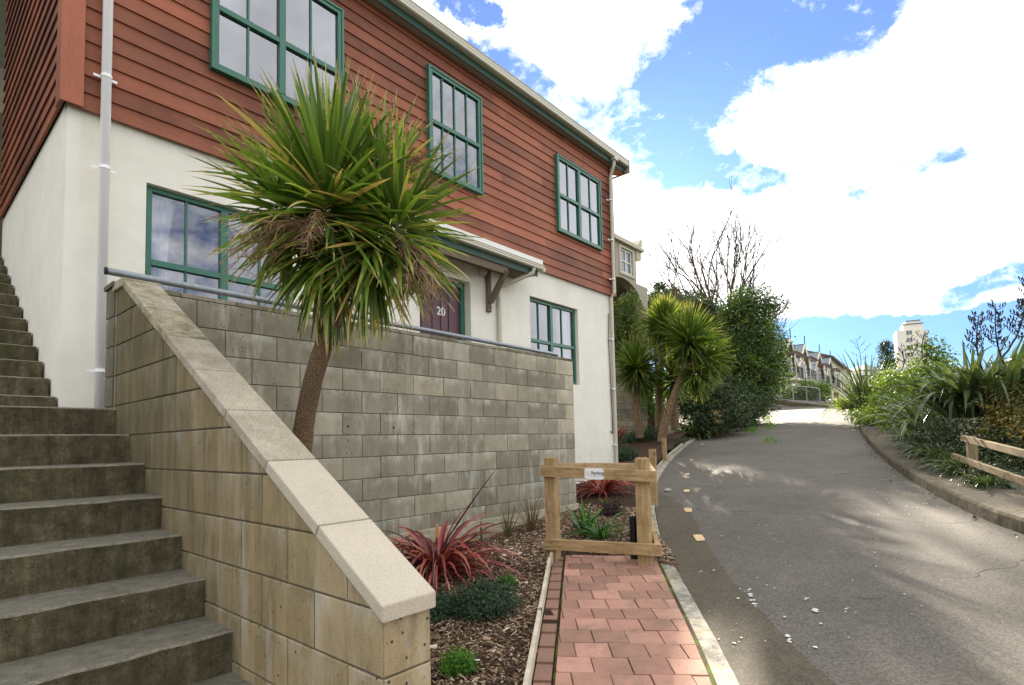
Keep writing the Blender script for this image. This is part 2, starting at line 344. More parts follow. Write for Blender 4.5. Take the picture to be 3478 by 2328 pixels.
simple('slate', (0.14, 0.165, 0.19), 0.6, 0.4, 0.1, 2); simple('slate_brown', (0.13, 0.085, 0.075), 0.7, 0.3, 0.1, 2); simple('darkmetal', (0.03, 0.035, 0.045), 0.5, 0.4, 0.2, 5); simple('cream_wood', (0.66, 0.60, 0.46), 0.7, 0.3, 0.08, 2)
simple('concrete_pale', (0.33, 0.31, 0.27), 0.9, 0.2, 0.3, 5, 0.4); simple('stone', (0.30, 0.28, 0.23), 0.9, 0.2, 0.3, 8, 0.4)
def glass():
    m, t = newmat('window_glass'); t.n.remove(t.b)
    gl = t.add('ShaderNodeBsdfGlossy', {'Color': (0.66, 0.67, 0.72, 1), 'Roughness': 0.012}); tr = t.add('ShaderNodeBsdfTransparent', {'Color': (0.86, 0.90, 0.91, 1)})
    n = t.noise(t.pos, 1.3, 2, 0.5); bp = t.add('ShaderNodeBump', {'Strength': 0.04, 'Distance': 0.02, 'Height': n}); t.set(gl, 'Normal', bp.outputs[0])
    fr = t.add('ShaderNodeFresnel', {'IOR': 1.6}).outputs[0]; f = t.math('ADD', 0.27, fr, clamp=True)
    mx = t.add('ShaderNodeMixShader', {0: f, 1: tr.outputs[0], 2: gl.outputs[0]}); t.l.new(mx.outputs[0], t.out.inputs[0]); M['glass'] = m
glass()
def farglass():
    m, t = newmat('far_glass'); setc(t, (0.08, 0.10, 0.12), 0.08, 0.8); M['farglass'] = m
farglass()
simple('palewin', (0.30, 0.32, 0.35), 0.25, 0.6, 0.1, 3)
def timber(name, ca, cb, moss=0.3):
    m, t = newmat(name)
    off = t.add('ShaderNodeCombineXYZ', {0: t.math('MULTIPLY', t.ta, 17.0), 1: t.math('MULTIPLY', t.ta, 9.0), 2: 0.0}).outputs[0]
    p = t.vmath('ADD', t.add('ShaderNodeTexCoord').outputs['UV'], off)
    g = t.noise(t.vmath('ADD', t.scale(t.pos, (14, 14, 14)), off), 1.0, 5, 0.6, 1.4)
    wv = t.noise(t.vmath('ADD', t.scale(t.pos, (45, 45, 5)), off), 1.0, 4, 0.65); wh = t.noise(t.vmath('ADD', t.scale(t.pos, (5, 5, 60)), off), 1.0, 4, 0.65)
    gr = t.math('ADD', t.math('MULTIPLY', wv, t.tb), t.math('MULTIPLY', wh, t.math('SUBTRACT', 1.0, t.tb)))
    c = t.mix(t.maprange(gr, 0.3, 0.7), ca, cb); c = vary(t, c, g, 0.75, 1.25)
    kn = t.maprange(t.add('ShaderNodeTexVoronoi', {'Vector': t.vmath('ADD', t.pos, off), 'Scale': 4.2}).outputs[0], 0.10, 0.19); c = t.mix(kn, (0.085, 0.055, 0.025), c)
    ms = t.maprange(t.noise(t.pos, 5.0, 5, 0.7), 0.52, 0.72); c = t.mix(t.math('MULTIPLY', ms, moss), c, (0.10, 0.095, 0.035))
    setc(t, c, 0.82, 0.25); bump(t, gr, 0.35, 0.004); M[name] = m
timber('pine', (0.24, 0.155, 0.07), (0.47, 0.33, 0.165), 0.45); timber('pine_pale', (0.42, 0.36, 0.26), (0.60, 0.54, 0.43), 0.25); timber('fence_old', (0.16, 0.115, 0.06), (0.34, 0.26, 0.15), 0.5)
def asphalt(name, ca, cb, fleck):
    m, t = newmat(name); n = t.noise(t.pos, 0.55, 5, 0.65); c = t.mix(t.maprange(n, 0.3, 0.7), ca, cb)
    n2 = t.noise(t.scale(t.pos, (1, 1, 1)), 3.1, 6, 0.72); c = vary(t, c, n2, 0.72, 1.28)
    st = t.add('ShaderNodeTexVoronoi', {'Vector': t.pos, 'Scale': 95.0}); sc_ = t.add('ShaderNodeSeparateColor', {0: st.outputs['Color']}).outputs[0]
    c = vary(t, c, sc_, 0.68, 1.35)
    fl = t.maprange(t.noise(t.pos, 42, 2, 0.5), fleck, fleck+0.03); c = t.mix(t.math('MULTIPLY', fl, 0.75), c, (0.36, 0.34, 0.30))
    dk = t.maprange(t.noise(t.pos, 17, 5, 0.75), 0.60, 0.66); c = t.mix(t.math('MULTIPLY', dk, 0.4), c, (0.03, 0.026, 0.02))
    cr = t.add('ShaderNodeTexVoronoi', {'Vector': t.vmath('ADD', t.pos, t.scale(t.add('ShaderNodeTexNoise', {'Vector': t.pos, 'Scale': 1.5, 'Detail': 6}).outputs['Color'], (0.9, 0.9, 0.9))), 'Scale': 0.42}, feature='DISTANCE_TO_EDGE').outputs[0]
    crm = t.math('MULTIPLY', t.maprange(cr, 0.007, 0.002), t.maprange(t.noise(t.pos, 0.8, 2), 0.48, 0.56)); crm = t.math('MULTIPLY', crm, 0.55); c = t.mix(crm, c, (0.025, 0.022, 0.016))
    ms = t.math('MULTIPLY', t.maprange(t.noise(t.pos, 1.2, 5, 0.7), 0.5, 0.75), 0.4); c = t.mix(ms, c, (0.12, 0.105, 0.06))
    setc(t, c, 0.88, 0.25); bump(t, t.math('ADD', sc_, t.math('MULTIPLY', crm, -4.0)), 0.5, 0.006); M[name] = m
asphalt('asphalt', (0.080, 0.070, 0.058), (0.118, 0.105, 0.089), 0.72); asphalt('asphalt_patch', (0.062, 0.051, 0.034), (0.092, 0.077, 0.055), 0.76); asphalt('footpath', (0.066, 0.053, 0.036), (0.105, 0.086, 0.062), 0.74)
def kerbm():
    m, t = newmat('kerb_concrete'); n = t.noise(t.pos, 7, 7, 0.75); c = t.ramp(n, [(0.35, (0.10, 0.092, 0.07)), (0.5, (0.27, 0.25, 0.21)), (0.65, (0.46, 0.43, 0.37))])
    c = vary(t, c, t.noise(t.pos, 90, 3, 0.7), 0.6, 1.4); c = t.mix(t.math('MULTIPLY', t.maprange(t.noise(t.pos, 3, 5, 0.7), 0.5, 0.7), 0.6), c, (0.36, 0.27, 0.14)); setc(t, c, 0.9, 0.2); bump(t, n, 0.5, 0.01); M['kerb'] = m
    m, t = newmat('kerb_mossy'); n = t.noise(t.pos, 9, 7, 0.75); c = t.ramp(n, [(0.3, (0.035, 0.032, 0.015)), (0.5, (0.085, 0.072, 0.045)), (0.7, (0.17, 0.145, 0.10))]); setc(t, c, 0.95, 0.2); bump(t, n, 0.5, 0.01); M['kerbm'] = m
kerbm()
def paver():
    m, t = newmat('paver_brick'); c = t.ramp(t.ta, [(0, (0.21, 0.125, 0.092)), (0.5, (0.35, 0.19, 0.14)), (1, (0.48, 0.265, 0.20))])
    n = t.noise(t.pos, 6, 5, 0.7); c = vary(t, c, n, 0.75, 1.25); c = vary(t, c, t.noise(t.pos, 160, 3, 0.7), 0.7, 1.3)
    dk = t.maprange(t.noise(t.pos, 2.2, 5, 0.7), 0.5, 0.68); c = t.mix(t.math('MULTIPLY', dk, 0.65), c, (0.15, 0.115, 0.08)); d2 = t.maprange(t.noise(t.pos, 19, 6, 0.78), 0.52, 0.7); c = t.mix(t.math('MULTIPLY', d2, 0.45), c, (0.13, 0.10, 0.07)); setc(t, c, 0.9, 0.2); bump(t, t.noise(t.pos, 150, 3), 0.35, 0.003); M['paver'] = m
    m, t = newmat('joint_moss'); n = t.noise(t.pos, 5, 5, 0.7); c = t.ramp(n, [(0.4, (0.05, 0.035, 0.02)), (0.52, (0.07, 0.06, 0.02)), (0.62, (0.08, 0.13, 0.012))]); c = vary(t, c, t.noise(t.pos, 120, 3), .5, 1.5); setc(t, c, 0.95, 0.1); bump(t, t.noise(t.pos, 90, 4), 0.6, 0.01); M['joint'] = m
paver()
def soil():
    m, t = newmat('bark_mulch_soil'); n = t.noise(t.pos, 30, 7, 0.75); c = t.ramp(n, [(0.35, (0.018, 0.012, 0.008)), (0.52, (0.055, 0.035, 0.022)), (0.68, (0.13, 0.085, 0.055))]); c = vary(t, c, t.noise(t.pos, 1.1, 3), 0.7, 1.3); setc(t, c, 0.95, 0.1); bump(t, n, 0.9, 0.03); M['soil'] = m
    m, t = newmat('chip'); c = t.ramp(t.ta, [(0, (0.025, 0.016, 0.010)), (0.35, (0.10, 0.062, 0.038)), (0.65, (0.25, 0.16, 0.10)), (0.85, (0.46, 0.34, 0.23)), (1, (0.72, 0.62, 0.50))]); setc(t, c, 0.85, 0.2); M['chip'] = m
    m, t = newmat('ground_earth'); n = t.noise(t.pos, 1.6, 7, 0.75); c = t.ramp(n, [(0.35, (0.02, 0.022, 0.008)), (0.55, (0.045, 0.05, 0.018)), (0.7, (0.07, 0.09, 0.03))]); setc(t, c, 0.95, 0.1); bump(t, n, 0.6, 0.05); M['earth'] = m
soil()
def leafmat(name, stops, tip=None, rough=0.45, trans=0.35, tipstart=0.82, spec=0.4):
    m, t = newmat(name); c = t.ramp(t.ta, stops)
    if tip: c = t.mix(t.maprange(t.tb, tipstart, 1.0), c, tip)
    c = vary(t, c, t.noise(t.pos, 14, 3), 0.8, 1.2)
    setc(t, c, rough, spec)
    if trans:
        tl = t.add('ShaderNodeBsdfTranslucent', {'Color': t.mix(1.0, c, (1.5, 1.5, 0.7, 1), 'MULTIPLY')}); mx = t.add('ShaderNodeMixShader', {0: trans, 1: t.b.outputs[0], 2: tl.outputs[0]}); t.l.new(mx.outputs[0], t.out.inputs[0])
    M[name] = m
leafmat('cabbage_leaf', [(0, (0.03, 0.065, 0.013)), (0.3, (0.09, 0.165, 0.026)), (0.7, (0.24, 0.36, 0.055)), (0.93, (0.46, 0.48, 0.12)), (1, (0.50, 0.33, 0.13))], (0.52, 0.38, 0.18), 0.36, 0.3, 0.82, 0.6)
leafmat('dry_stalk', [(0, (0.17, 0.10, 0.05)), (0.5, (0.33, 0.20, 0.115)), (1, (0.52, 0.34, 0.23))], None, 0.8, 0.15)
leafmat('far_cabbage_leaf', [(0, (0.03, 0.06, 0.012)), (0.5, (0.075, 0.13, 0.02)), (1, (0.16, 0.22, 0.04))], (0.30, 0.26, 0.10), 0.45, 0.35)
leafmat('red_flax', [(0, (0.05, 0.014, 0.02)), (0.4, (0.20, 0.035, 0.04)), (0.75, (0.37, 0.075, 0.068)), (0.92, (0.56, 0.20, 0.15)), (1, (0.70, 0.42, 0.24))], None, 0.38, 0.25)
leafmat('green_flax', [(0, (0.035, 0.055, 0.026)), (0.5, (0.08, 0.115, 0.045)), (0.9, (0.16, 0.21, 0.07)), (1, (0.36, 0.34, 0.15))], None, 0.27, 0.3, 0.8, 0.7)
leafmat('strap_green', [(0, (0.02, 0.07, 0.012)), (0.6, (0.05, 0.15, 0.02)), (1, (0.11, 0.25, 0.04))], None, 0.35, 0.25, .8, .5)
leafmat('tussock', [(0, (0.06, 0.065, 0.025)), (0.5, (0.13, 0.10, 0.045)), (1, (0.22, 0.12, 0.06))], None, 0.7, 0.2)
leafmat('moss_green', [(0, (0.03, 0.10, 0.006)), (1, (0.12, 0.30, 0.015))], None, 0.7, 0.2)
leafmat('juniper', [(0, (0.015, 0.035, 0.018)), (0.6, (0.035, 0.075, 0.03)), (1, (0.07, 0.12, 0.05))], None, 0.7, 0.15)
leafmat('burgundy', [(0, (0.02, 0.012, 0.012)), (1, (0.07, 0.035, 0.03))], None, 0.6, 0.15)
leafmat('hedge_leaf', [(0, (0.025, 0.05, 0.012)), (0.5, (0.065, 0.115, 0.022)), (0.85, (0.14, 0.19, 0.03)), (1, (0.27, 0.29, 0.05))], None, 0.5, 0.42)
leafmat('bush_leaf', [(0, (0.04, 0.08, 0.010)), (0.5, (0.11, 0.19, 0.02)), (1, (0.28, 0.36, 0.05))], None, 0.45, 0.35)
leafmat('dark_leaf', [(0, (0.015, 0.03, 0.011)), (0.6, (0.038, 0.065, 0.02)), (1, (0.085, 0.12, 0.03))], None, 0.55, 0.2)
leafmat('autumn_leaf', [(0, (0.05, 0.06, 0.014)), (0.6, (0.13, 0.12, 0.025)), (1, (0.32, 0.20, 0.04))], None, 0.6, 0.35)
leafmat('bloom_dry', [(0, (0.30, 0.21, 0.10)), (1, (0.58, 0.44, 0.24))], None, 0.8, 0.3)
leafmat('grass_bright', [(0, (0.06, 0.16, 0.01)), (1, (0.17, 0.32, 0.02))], None, 0.6, 0.3)
def bark(name, ca, cb, sc):
    m, t = newmat(name); v = t.add('ShaderNodeTexVoronoi', {'Vector': t.scale(t.pos, (1, 1, 0.6)), 'Scale': sc}, feature='DISTANCE_TO_EDGE').outputs[0]; n = t.noise(t.pos, sc*.35, 5, 0.7)
    c = t.mix(t.maprange(v, 0.0, 0.22), ca, cb); c = vary(t, c, n, 0.5, 1.5); setc(t, c, 0.9, 0.15); bump(t, t.math('ADD', v, t.math('MULTIPLY', n, .5)), 0.9, 0.012); M[name] = m
bark('bark_cabbage', (0.085, 0.055, 0.03), (0.20, 0.135, 0.078), 95); bark('bark_tree', (0.03, 0.022, 0.015), (0.11, 0.075, 0.045), 12); bark('bark_far', (0.10, 0.07, 0.04), (0.25, 0.175, 0.10), 20)
simple('yellow_paint', (0.50, 0.36, 0.20), 0.8, 0.2, 0.45, 28); simple('flake', (0.62, 0.60, 0.56), 0.8, 0.2, 0.15, 30); simple('flax_pod', (0.03, 0.026, 0.022), 0.7, 0.2, 0.3, 9)

# ------------------------------------------------------------------ terrain, road, kerbs, path
def gl(pts, dz=0.0): return [G(x, y, dz) for x, y in pts]
LK = [Vector((-9, -6.5, 0)), Vector((-3, -2.6, 0)), Vector((1.2, 0.02, 0))]+gl([(1690, 1568), (1640, 1470), (1590, 1385), (1555, 1320), (1525, 1270), (1508, 1215), (1498, 1160), (1500, 1120), (1515, 1084), (1540, 1050), (1565, 1026), (1587, 1009)])
LK += [Vector((22.0, 8.6, 0)), Vector((30, 10.2, 0)), Vector((39, 12.6, 0)), Vector((52, 16.5, 0)), Vector((66, 22, 0))]
RK = [Vector((-10, -22, 0)), Vector((0, -9, 0)), Vector((3.0, -3.4, 0)), Vector((5.0, -1.25, 0))]+gl([(2343, 1225), (2250, 1190), (2150, 1140), (2050, 1080), (1990, 1022), (1966, 985), (1958, 955), (1925, 937), (1880, 931)])
RK += [Vector((44, 11.2, 0)), Vector((52, 15.9, 0)), Vector((66, 21.3, 0))]
def dens_(poly, step=0.35):
    out = []
    for a, b in zip(poly, poly[1:]):
        n = max(1, int((b-a).length/step))
        out += [a.lerp(b, k/n) for k in range(n)]
    return out+[poly[-1]]
def smooth(poly, it=2):
    for _ in range(it):
        q = [poly[0]]
        for a, b in zip(poly, poly[1:]): q += [a.lerp(b, .25), a.lerp(b, .75)]
        poly = q+[poly[-1]]
    return poly
def flat(p): return Vector((p.x, p.y, 0))
LKs = smooth([flat(p) for p in LK]); RKs = smooth([flat(p) for p in RK])
def offset(poly, d):
    out = []
    for k, p in enumerate(poly):
        t = (poly[min(k+1, len(poly)-1)]-poly[max(k-1, 0)]).normalized(); out.append(p+Vector((-t.y, t.x, 0))*d)
    return out
def resample(poly, n):
    L = [0]
    for a, b in zip(poly, poly[1:]): L.append(L[-1]+(b-a).length)
    out = []; j = 0
    for k in range(n):
        s = L[-1]*k/(n-1)
        while j < len(L)-2 and L[j+1] < s: j += 1
        out.append(poly[j].lerp(poly[j+1], (s-L[j])/max(1e-6, L[j+1]-L[j])))
    return out
def strip(mb, A, B, za=0.0, zb=0.0, m=1, hf=road_h):
    n = len(A)
    rows = []
    for a, b in zip(A, B):
        pts = []
        for k in range(m+1):
            p = a.lerp(b, k/m); z = hf(p.x, p.y)+za+(zb-za)*k/m; pts.append((p.x, p.y, z))
        rows.append(mb.addv(pts))
    for r0, r1 in zip(rows, rows[1:]):
        for k in range(m): mb.addf([r0+k, r0+k+1, r1+k+1, r1+k])
def ribbon(name, A, B, za, zb, mat, m=1, kind='structure', thick=0.0):
    mb = MB(); mb.tone(.5, .5, .5); strip(mb, A, B, za, zb, m)
    o = mb.build(name, mat); 
    if kind: o['kind'] = kind
    return o
NL = 260
LA = resample(LKs, NL); RA = resample(RKs, NL)
ribbon('road', LA, RA, 0, 0, M['asphalt'], 14)
# ground sheet to the horizon
mb = MB(); mb.tone(.5, .5, .5)
xs = [-400, -200, -90, -40, -20]+[x for x in np.arange(-12, 70, 2.0)]+[80, 100, 140, 200, 320, 500, 800]
ys = [-800, -400, -200, -120, -80, -60, -45, -35]+[y for y in np.arange(-28, 40, 2.0)]+[50, 70, 100, 160, 300, 600]
def RKy(x):
    for a, b in zip(RKs, RKs[1:]):
        if a.x <= x <= b.x: return a.y+(b.y-a.y)*(x-a.x)/max(1e-6, b.x-a.x)
    return RKs[-1].y+(x-66)*.5 if x > 60 else RKs[0].y
def ground_h(x, y):
    z = road_h(min(x, 62))-.25
    if x > 62: z -= (x-62)*.03
    d = RKy(x)-y-3.0
    if d > 0 and x > -5: z -= min(d*.18, 9)
    if y > 16 and x > 14: z += min((y-16)*.12, 9)
    return z
g = [mb.addv([(x, y, ground_h(x, y)) for y in ys]) for x in xs]
for a, b in zip(g, g[1:]):
    for k in range(len(ys)-1): mb.addf([a+k, a+k+1, b+k+1, b+k][::-1])
o = mb.build('ground', M['earth'], smooth=True); o['kind'] = 'structure'
# left seal patch along the kerb, its edge uneven
LN = [p for p in LA if 0.5 < p.x < 7.2]
PO = [Vector((-.6, -2.6, 0)), Vector((1.6, -1.1, 0))]+[flat(G(x, y)) for x, y in ((1906, 1568), (1826, 1494), (1747, 1406), (1690, 1353), (1623, 1256), (1588, 1185), (1555, 1150), (1512, 1130))]
PO = smooth(PO, 1); LNr, POr = resample(LN, 120), resample(PO, 120)
POr = [p+Vector((random.uniform(-.012, .012), random.uniform(-.012, .012), 0)) for p in POr]
ribbon('road_patch', LNr, POr, .006, .006, M['asphalt_patch'], 4)
# left kerb: low worn concrete
kl = [p for p in LA if p.x < 19.5]
hk = .06
def kerb(name, line, wdt, h, mat, side=1, dip=0):
    mb = MB(); mb.tone(.5, .5, .5)
    prof = [(0, -.05), (0.012*side, h*.8), (0.03*side, h), (wdt*side, h), (wdt*side, -.05)]
    O = [offset(line, p[0]) for p in prof]; rows = []
    for k in range(len(line)):
        j = random.uniform(-.004, .004)
        rows.append(mb.addv([(O[i][k].x, O[i][k].y, road_h(O[i][k].x)+prof[i][1]+j) for i in range(len(prof))]))
    for a, b in zip(rows, rows[1:]):
        for i in range(len(prof)-1): mb.addf([a+i, a+i+1, b+i+1, b+i] if side < 0 else [a+i, b+i, b+i+1, a+i+1])
    o = mb.build(name, mat); o['kind'] = 'structure'; return o
kerb('kerb', resample(kl, 150), .135, .045, M['kerb'], 1)
kerb('kerb', RA, .14, .135, M['kerbm'], -1)
ribbon('pavement', offset(RA, -.14), offset(RA, -1.9), .132, .15, M['footpath'], 3)
# garden bed (mulch soil)
def bed_h(x, y): return road_h(x)+.05+.16*sstep(10, 16.5, x)+.10*sstep(8.5, 9.7, x)*sstep(3.5, 5.5, y)+.012*math.sin(x*3.1+y*2.3)
mb = MB(); mb.tone(.5, .5, .5)
inner = offset(LA, .15)
A_ = [p for p in resample(inner, 500) if 1.0 < p.x < 18.6]
bedrows = []
for p in A_:
    q0 = Vector((p.x, p.y, 0)); yt = 11.5
    bedrows.append(mb.addv([(p.x, p.y+(yt-p.y)*k/30, bed_h(p.x, p.y+(yt-p.y)*k/30)+random.uniform(-.012, .012)*(k > 0)) for k in range(31)]))
for a, b in zip(bedrows, bedrows[1:]):
    for k in range(30): mb.addf([a+k, b+k, b+k+1, a+k+1])
o = mb.build('garden_bed', M['soil'], smooth=True); o['kind'] = 'structure'
# brick path between timber edging and kerb
PL0, PL1 = Vector((2.24, 1.72, 0)), Vector((4.30, 3.12, 0))       # left border (towards garden)
pd = (PL1-PL0).normalized(); pn = Vector((pd.y, -pd.x, 0))
def path_h(x): return -1.395+.07*x+.045
mb = MB(); mb.tone(.5, .5, .5)
K0 = [p for p in LA if -3 < p.x < 4.78]
Lb = [PL0+pd*((p-PL0).dot(pd)) for p in K0]
rows = []
for p, q in zip(K0, Lb):
    p2 = p+(q-p).normalized()*.12
    rows.append(mb.addv([(p2.lerp(q, k/4).x, p2.lerp(q, k/4).y, path_h(p2.lerp(q, k/4).x)-.008) for k in range(5)]))
for a, b in zip(rows, rows[1:]):
    for k in range(4): mb.addf([a+k, b+k, b+k+1, a+k+1])
# whole footing slab under the camera and stairs
mb.box(-6, 1.6, -1.0, 4.5, -1.75, path_h(-1)-.03)
o = mb.build('path_bedding', M['joint']); o['kind'] = 'structure'
def inside_path(c):
    # signed distances to kerb inner line and far end
    s_ = (c-PL0).dot(pd); n_ = (c-PL0).dot(pn)
    return s_, n_
def kerb_n(s_):
    # distance from left border to kerb inner line at station s_
    best = None
    for a, b in zip(K0, K0[1:]):
        sa, sb = (a-PL0).dot(pd), (b-PL0).dot(pd)
        if min(sa, sb) <= s_ <= max(sa, sb):
            na, nb = (a-PL0).dot(pn), (b-PL0).dot(pn); return na+(nb-na)*(s_-sa)/(sb-sa+1e-9)-.15
    return -1
mb = MB(); bw, bl = .098, .198
mx_, my_ = .197, .197
# running bond turned square to the view: rows run from border to kerb, skewed as in the place
rowd = (Vector((.088, -.156, 0))).normalized(); stepd = (Vector((.139, .117, 0))).normalized()
def clip_poly(poly, fn):
    out = []
    for k in range(len(poly)):
        a, b = poly[k], poly[(k+1) % len(poly)]; fa, fb = fn(a), fn(b)
        if fa >= 0: out.append(a)
        if (fa >= 0) != (fb >= 0): out.append(a+(b-a)*(fa/(fa-fb)))
    return out
rowp, brl = .184, .196
for i in range(-14, 20):
    for j in range(-12, 16):
        c = PL0+stepd*(i*rowp)+rowd*((j+(.62*i) % 1.0)*brl)
        hb, hl = rowp/2-.0024, brl/2-.0024
        if i % 3 == 1 and (j % 2 == 0): pass
        quad = [c-stepd*hb-rowd*hl, c-stepd*hb+rowd*hl, c+stepd*hb+rowd*hl, c+stepd*hb-rowd*hl]
        quad = clip_poly(quad, lambda p: (p-PL0).dot(pn)-.012)
        if len(quad) < 3: continue
        quad = clip_poly(quad, lambda p: kerb_n((p-PL0).dot(pd))-(p-PL0).dot(pn))
        if len(quad) < 3: continue
        quad = clip_poly(quad, lambda p: 2.47-(p-PL0).dot(pd))
        if len(quad) < 3: continue
        cen = sum(quad, Vector())/len(quad)
        if cen.x < -3: continue
        mb.tone(random.betavariate(2.4, 2.0)); dz = random.uniform(-.003, .003)
        tl = (random.uniform(-.004, .004), random.uniform(-.004, .004))
        top = [Vector((p.x, p.y, path_h(p.x)+.006+dz+tl[0]*(p-cen).x/.1*.5)) for p in quad]
        ins = [t_+(Vector((cen.x, cen.y, t_.z))-t_).normalized()*.004+Vector((0, 0, .0025)) for t_ in top]
        low = [t_-Vector((0, 0, .03)) for t_ in top]
        n = len(quad); a = mb.addv(ins); b = mb.addv(top); cc = mb.addv(low)
        mb.addf([a+k for k in range(n)])
        for k in range(n): mb.addf([b+k, b+(k+1) % n, a+(k+1) % n, a+k]); mb.addf([cc+k, cc+(k+1) % n, b+(k+1) % n, b+k])
# soldier border along the timber
for k in range(-16, 13):
    s0 = k*.2+.003; c = PL0+pd*(s0+.1)-pn*.052
    if s0 > 2.35: continue
    mb.tone(random.uniform(0, .25)); z = path_h(c.x)-.002
    mb.obox((c.x, c.y, z-.02), pd*.097, pn*.044, (0, 0, .025))
o = mb.build('brick_path', M['paver']); o['kind'] = 'structure'
def board_line(mb, pts, w, h, z0, bedf):
    for a, b in zip(pts, pts[1:]):
        mb.tone(None, 0.0); za, zb = bedf(a.x, a.y), bedf(b.x, b.y)
        mb.bar((a.x, a.y, za+z0), (b.x, b.y, zb+z0), w, h)
mb = MB(); a = PL0-pd*3.2-pn*.118; b = PL0+pd*2.42-pn*.118; mid = PL0+pd*2.05-pn*.118
board_line(mb, [a, mid], .024, .09, .03, lambda x, y: path_h(x)); board_line(mb, [mid+pn*.01, b+pn*.016], .022, .09, .045, lambda x, y: path_h(x))
tag(mb.build('garden_edging', M['pine_pale'], origin=(3, 2.4, -1.2)), 'pale weathered timber board edging between the bark garden and the brick path', 'edging')
# yellow no-stopping dashes
for (x, y, L_, wd_) in [(1600, 1233, .30, .10), (1575, 1169, .30, .095), (1571, 1125, .30, .09), (1573, 1087, .32, .085), (1582, 1054, .3, .085), (1607, 1018, .3, .09)]:
    P = G(x, y); i = min(range(len(LA)-1), key=lambda k: (LA[k]-flat(P)).length); t = (LA[i+1]-LA[i]).normalized(); n_ = Vector((-t.y, t.x, 0))
    mb = MB(); mb.tone(); pts = []
    poly = []
    for q in range(14):
        a_ = 2*PI*q/14; ex = math.copysign(abs(math.cos(a_))**.45, math.cos(a_)); ey = math.copysign(abs(math.sin(a_))**.45, math.sin(a_))
        p = flat(P)+t*(L_/2*ex*random.uniform(.86, 1.04))+n_*(wd_/2*ey*random.uniform(.85, 1.08)); poly.append((p.x, p.y, road_h(p.x)+.012))
    mb.face(poly); o = mb.build('road_marking', M['yellow_paint']); o['kind'] = 'structure'

# ------------------------------------------------------------------ the house
FY, CY = 5.70, 5.665            # plaster face, cladding face
HX0, HX1, HY1 = 0.97, 9.62, 9.3
house = thing('house', (HX0, FY, -.2), 'two storey house with red cedar weatherboards above a cream plaster ground floor', 'house')
CB, CT = 2.885, 5.58
OPEN_W = [(1.55, 2.95, .98, 2.435), (4.72, 5.68, .28, 2.353), (7.066, 8.465, 1.012, 2.42)]
mb = MB(); mb.tone(.5, .5, .5)
def wall_rects(x0, x1, z0, z1, holes):
    xs_ = sorted({x0, x1, *[h for o_ in holes for h in o_[:2]]}); out = []
    for a, b in zip(xs_, xs_[1:]):
        hs = sorted([h for h in holes if h[0] < (a+b)/2 < h[1]], key=lambda h: h[2]); z = z0
        for h in hs: out.append((a, b, z, h[2])); z = h[3]
        out.append((a, b, z, z1))
    return out
for a, b, z0, z1 in wall_rects(HX0, HX1, -1.6, 2.93, OPEN_W): mb.face([(a, FY, z0), (b, FY, z0), (b, FY, z1), (a, FY, z1)])
for (a, b, z0, z1) in OPEN_W:
    d = .2
    mb.face([(a, FY, z0), (a, FY, z1), (a, FY+d, z1), (a, FY+d, z0)]); mb.face([(b, FY, z1), (b, FY, z0), (b, FY+d, z0), (b, FY+d, z1)])
    mb.face([(a, FY, z1), (b, FY, z1), (b, FY+d, z1), (a, FY+d, z1)]); mb.face([(b, FY, z0), (a, FY, z0), (a, FY+d, z0), (b, FY+d, z0)])
mb.face([(HX0, HY1, -1.6), (HX0, FY, -1.6), (HX0, FY, 2.95), (HX0, HY1, 2.95)])
mb.face([(HX1, FY, -1.6), (HX1, HY1+5, -1.6), (HX1, HY1+5, 2.95), (HX1, FY, 2.95)])
mb.face([(HX1, HY1+5, -1.6), (HX0, HY1, -1.6), (HX0, HY1, 6.3), (HX1, HY1+5, 6.3)])
mb.build('plaster_wall', M['plaster'], house)
WIN_U = [(2.054, 3.526, 3.736, 5.20), (4.842, 5.892, 3.714, 5.224), (7.80, 9.25, 3.70, 5.108)]
PITCH_B = .1522
def boards(mb, u0, u1, z0, z1, holes, P, side=False, joints=2.6, ztop=None):
    # P(u, depth, z) -> point; depth>0 = proud
    z = z0; row = 0
    while z < z1:
        zt = min(z+PITCH_B+.004, z1); cuts = [u0]; u = u0+random.uniform(.6, joints)
        while u < u1: cuts.append(u); u += random.uniform(1.1, joints*1.5)
        cuts.append(u1)
        for a, b in zip(cuts, cuts[1:]):
            mb.tone()
            for ra, rb, r0, r1 in wall_rects(a, b, z, zt, [(max(a, h[0]), min(b, h[1]), max(z, h[2]), min(zt, h[3])) for h in holes if h[0] < b and h[1] > a and h[2] < zt and h[3] > z]):
                if r1-r0 < 1e-3: continue
                f = lambda zz: .017*(1-(zz-z)/PITCH_B)+.004
                g_ = .0012
                mb.face([P(ra+g_, f(r0), r0), P(rb-g_, f(r0), r0), P(rb-g_, f(r1), r1), P(ra+g_, f(r1), r1)])
                if abs(r0-z) < 1e-6: mb.face([P(ra, 0, r0), P(rb, 0, r0), P(rb, f(r0), r0), P(ra, f(r0), r0)])
        z += PITCH_B; row += 1
mb = MB(); boards(mb, .965, 9.72, CB, CT, WIN_U, lambda u, d, z: (u, CY-d, z))
mb.tone(.1, .9); 
for a, b, z0, z1 in wall_rects(.97, 9.7, CB+.01, CT, WIN_U): mb.face([(a, CY+.004, z0), (b, CY+.004, z0), (b, CY+.004, z1), (a, CY+.004, z1)])
mb.build('weatherboards', M['cedar'], house)
mb = MB(); z = 2.93
def side_top(y): return 5.62+.42*(y-5.5)
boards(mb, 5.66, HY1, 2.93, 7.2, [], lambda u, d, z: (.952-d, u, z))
mb.build('side_weatherboards', M['cedar_side'], house)
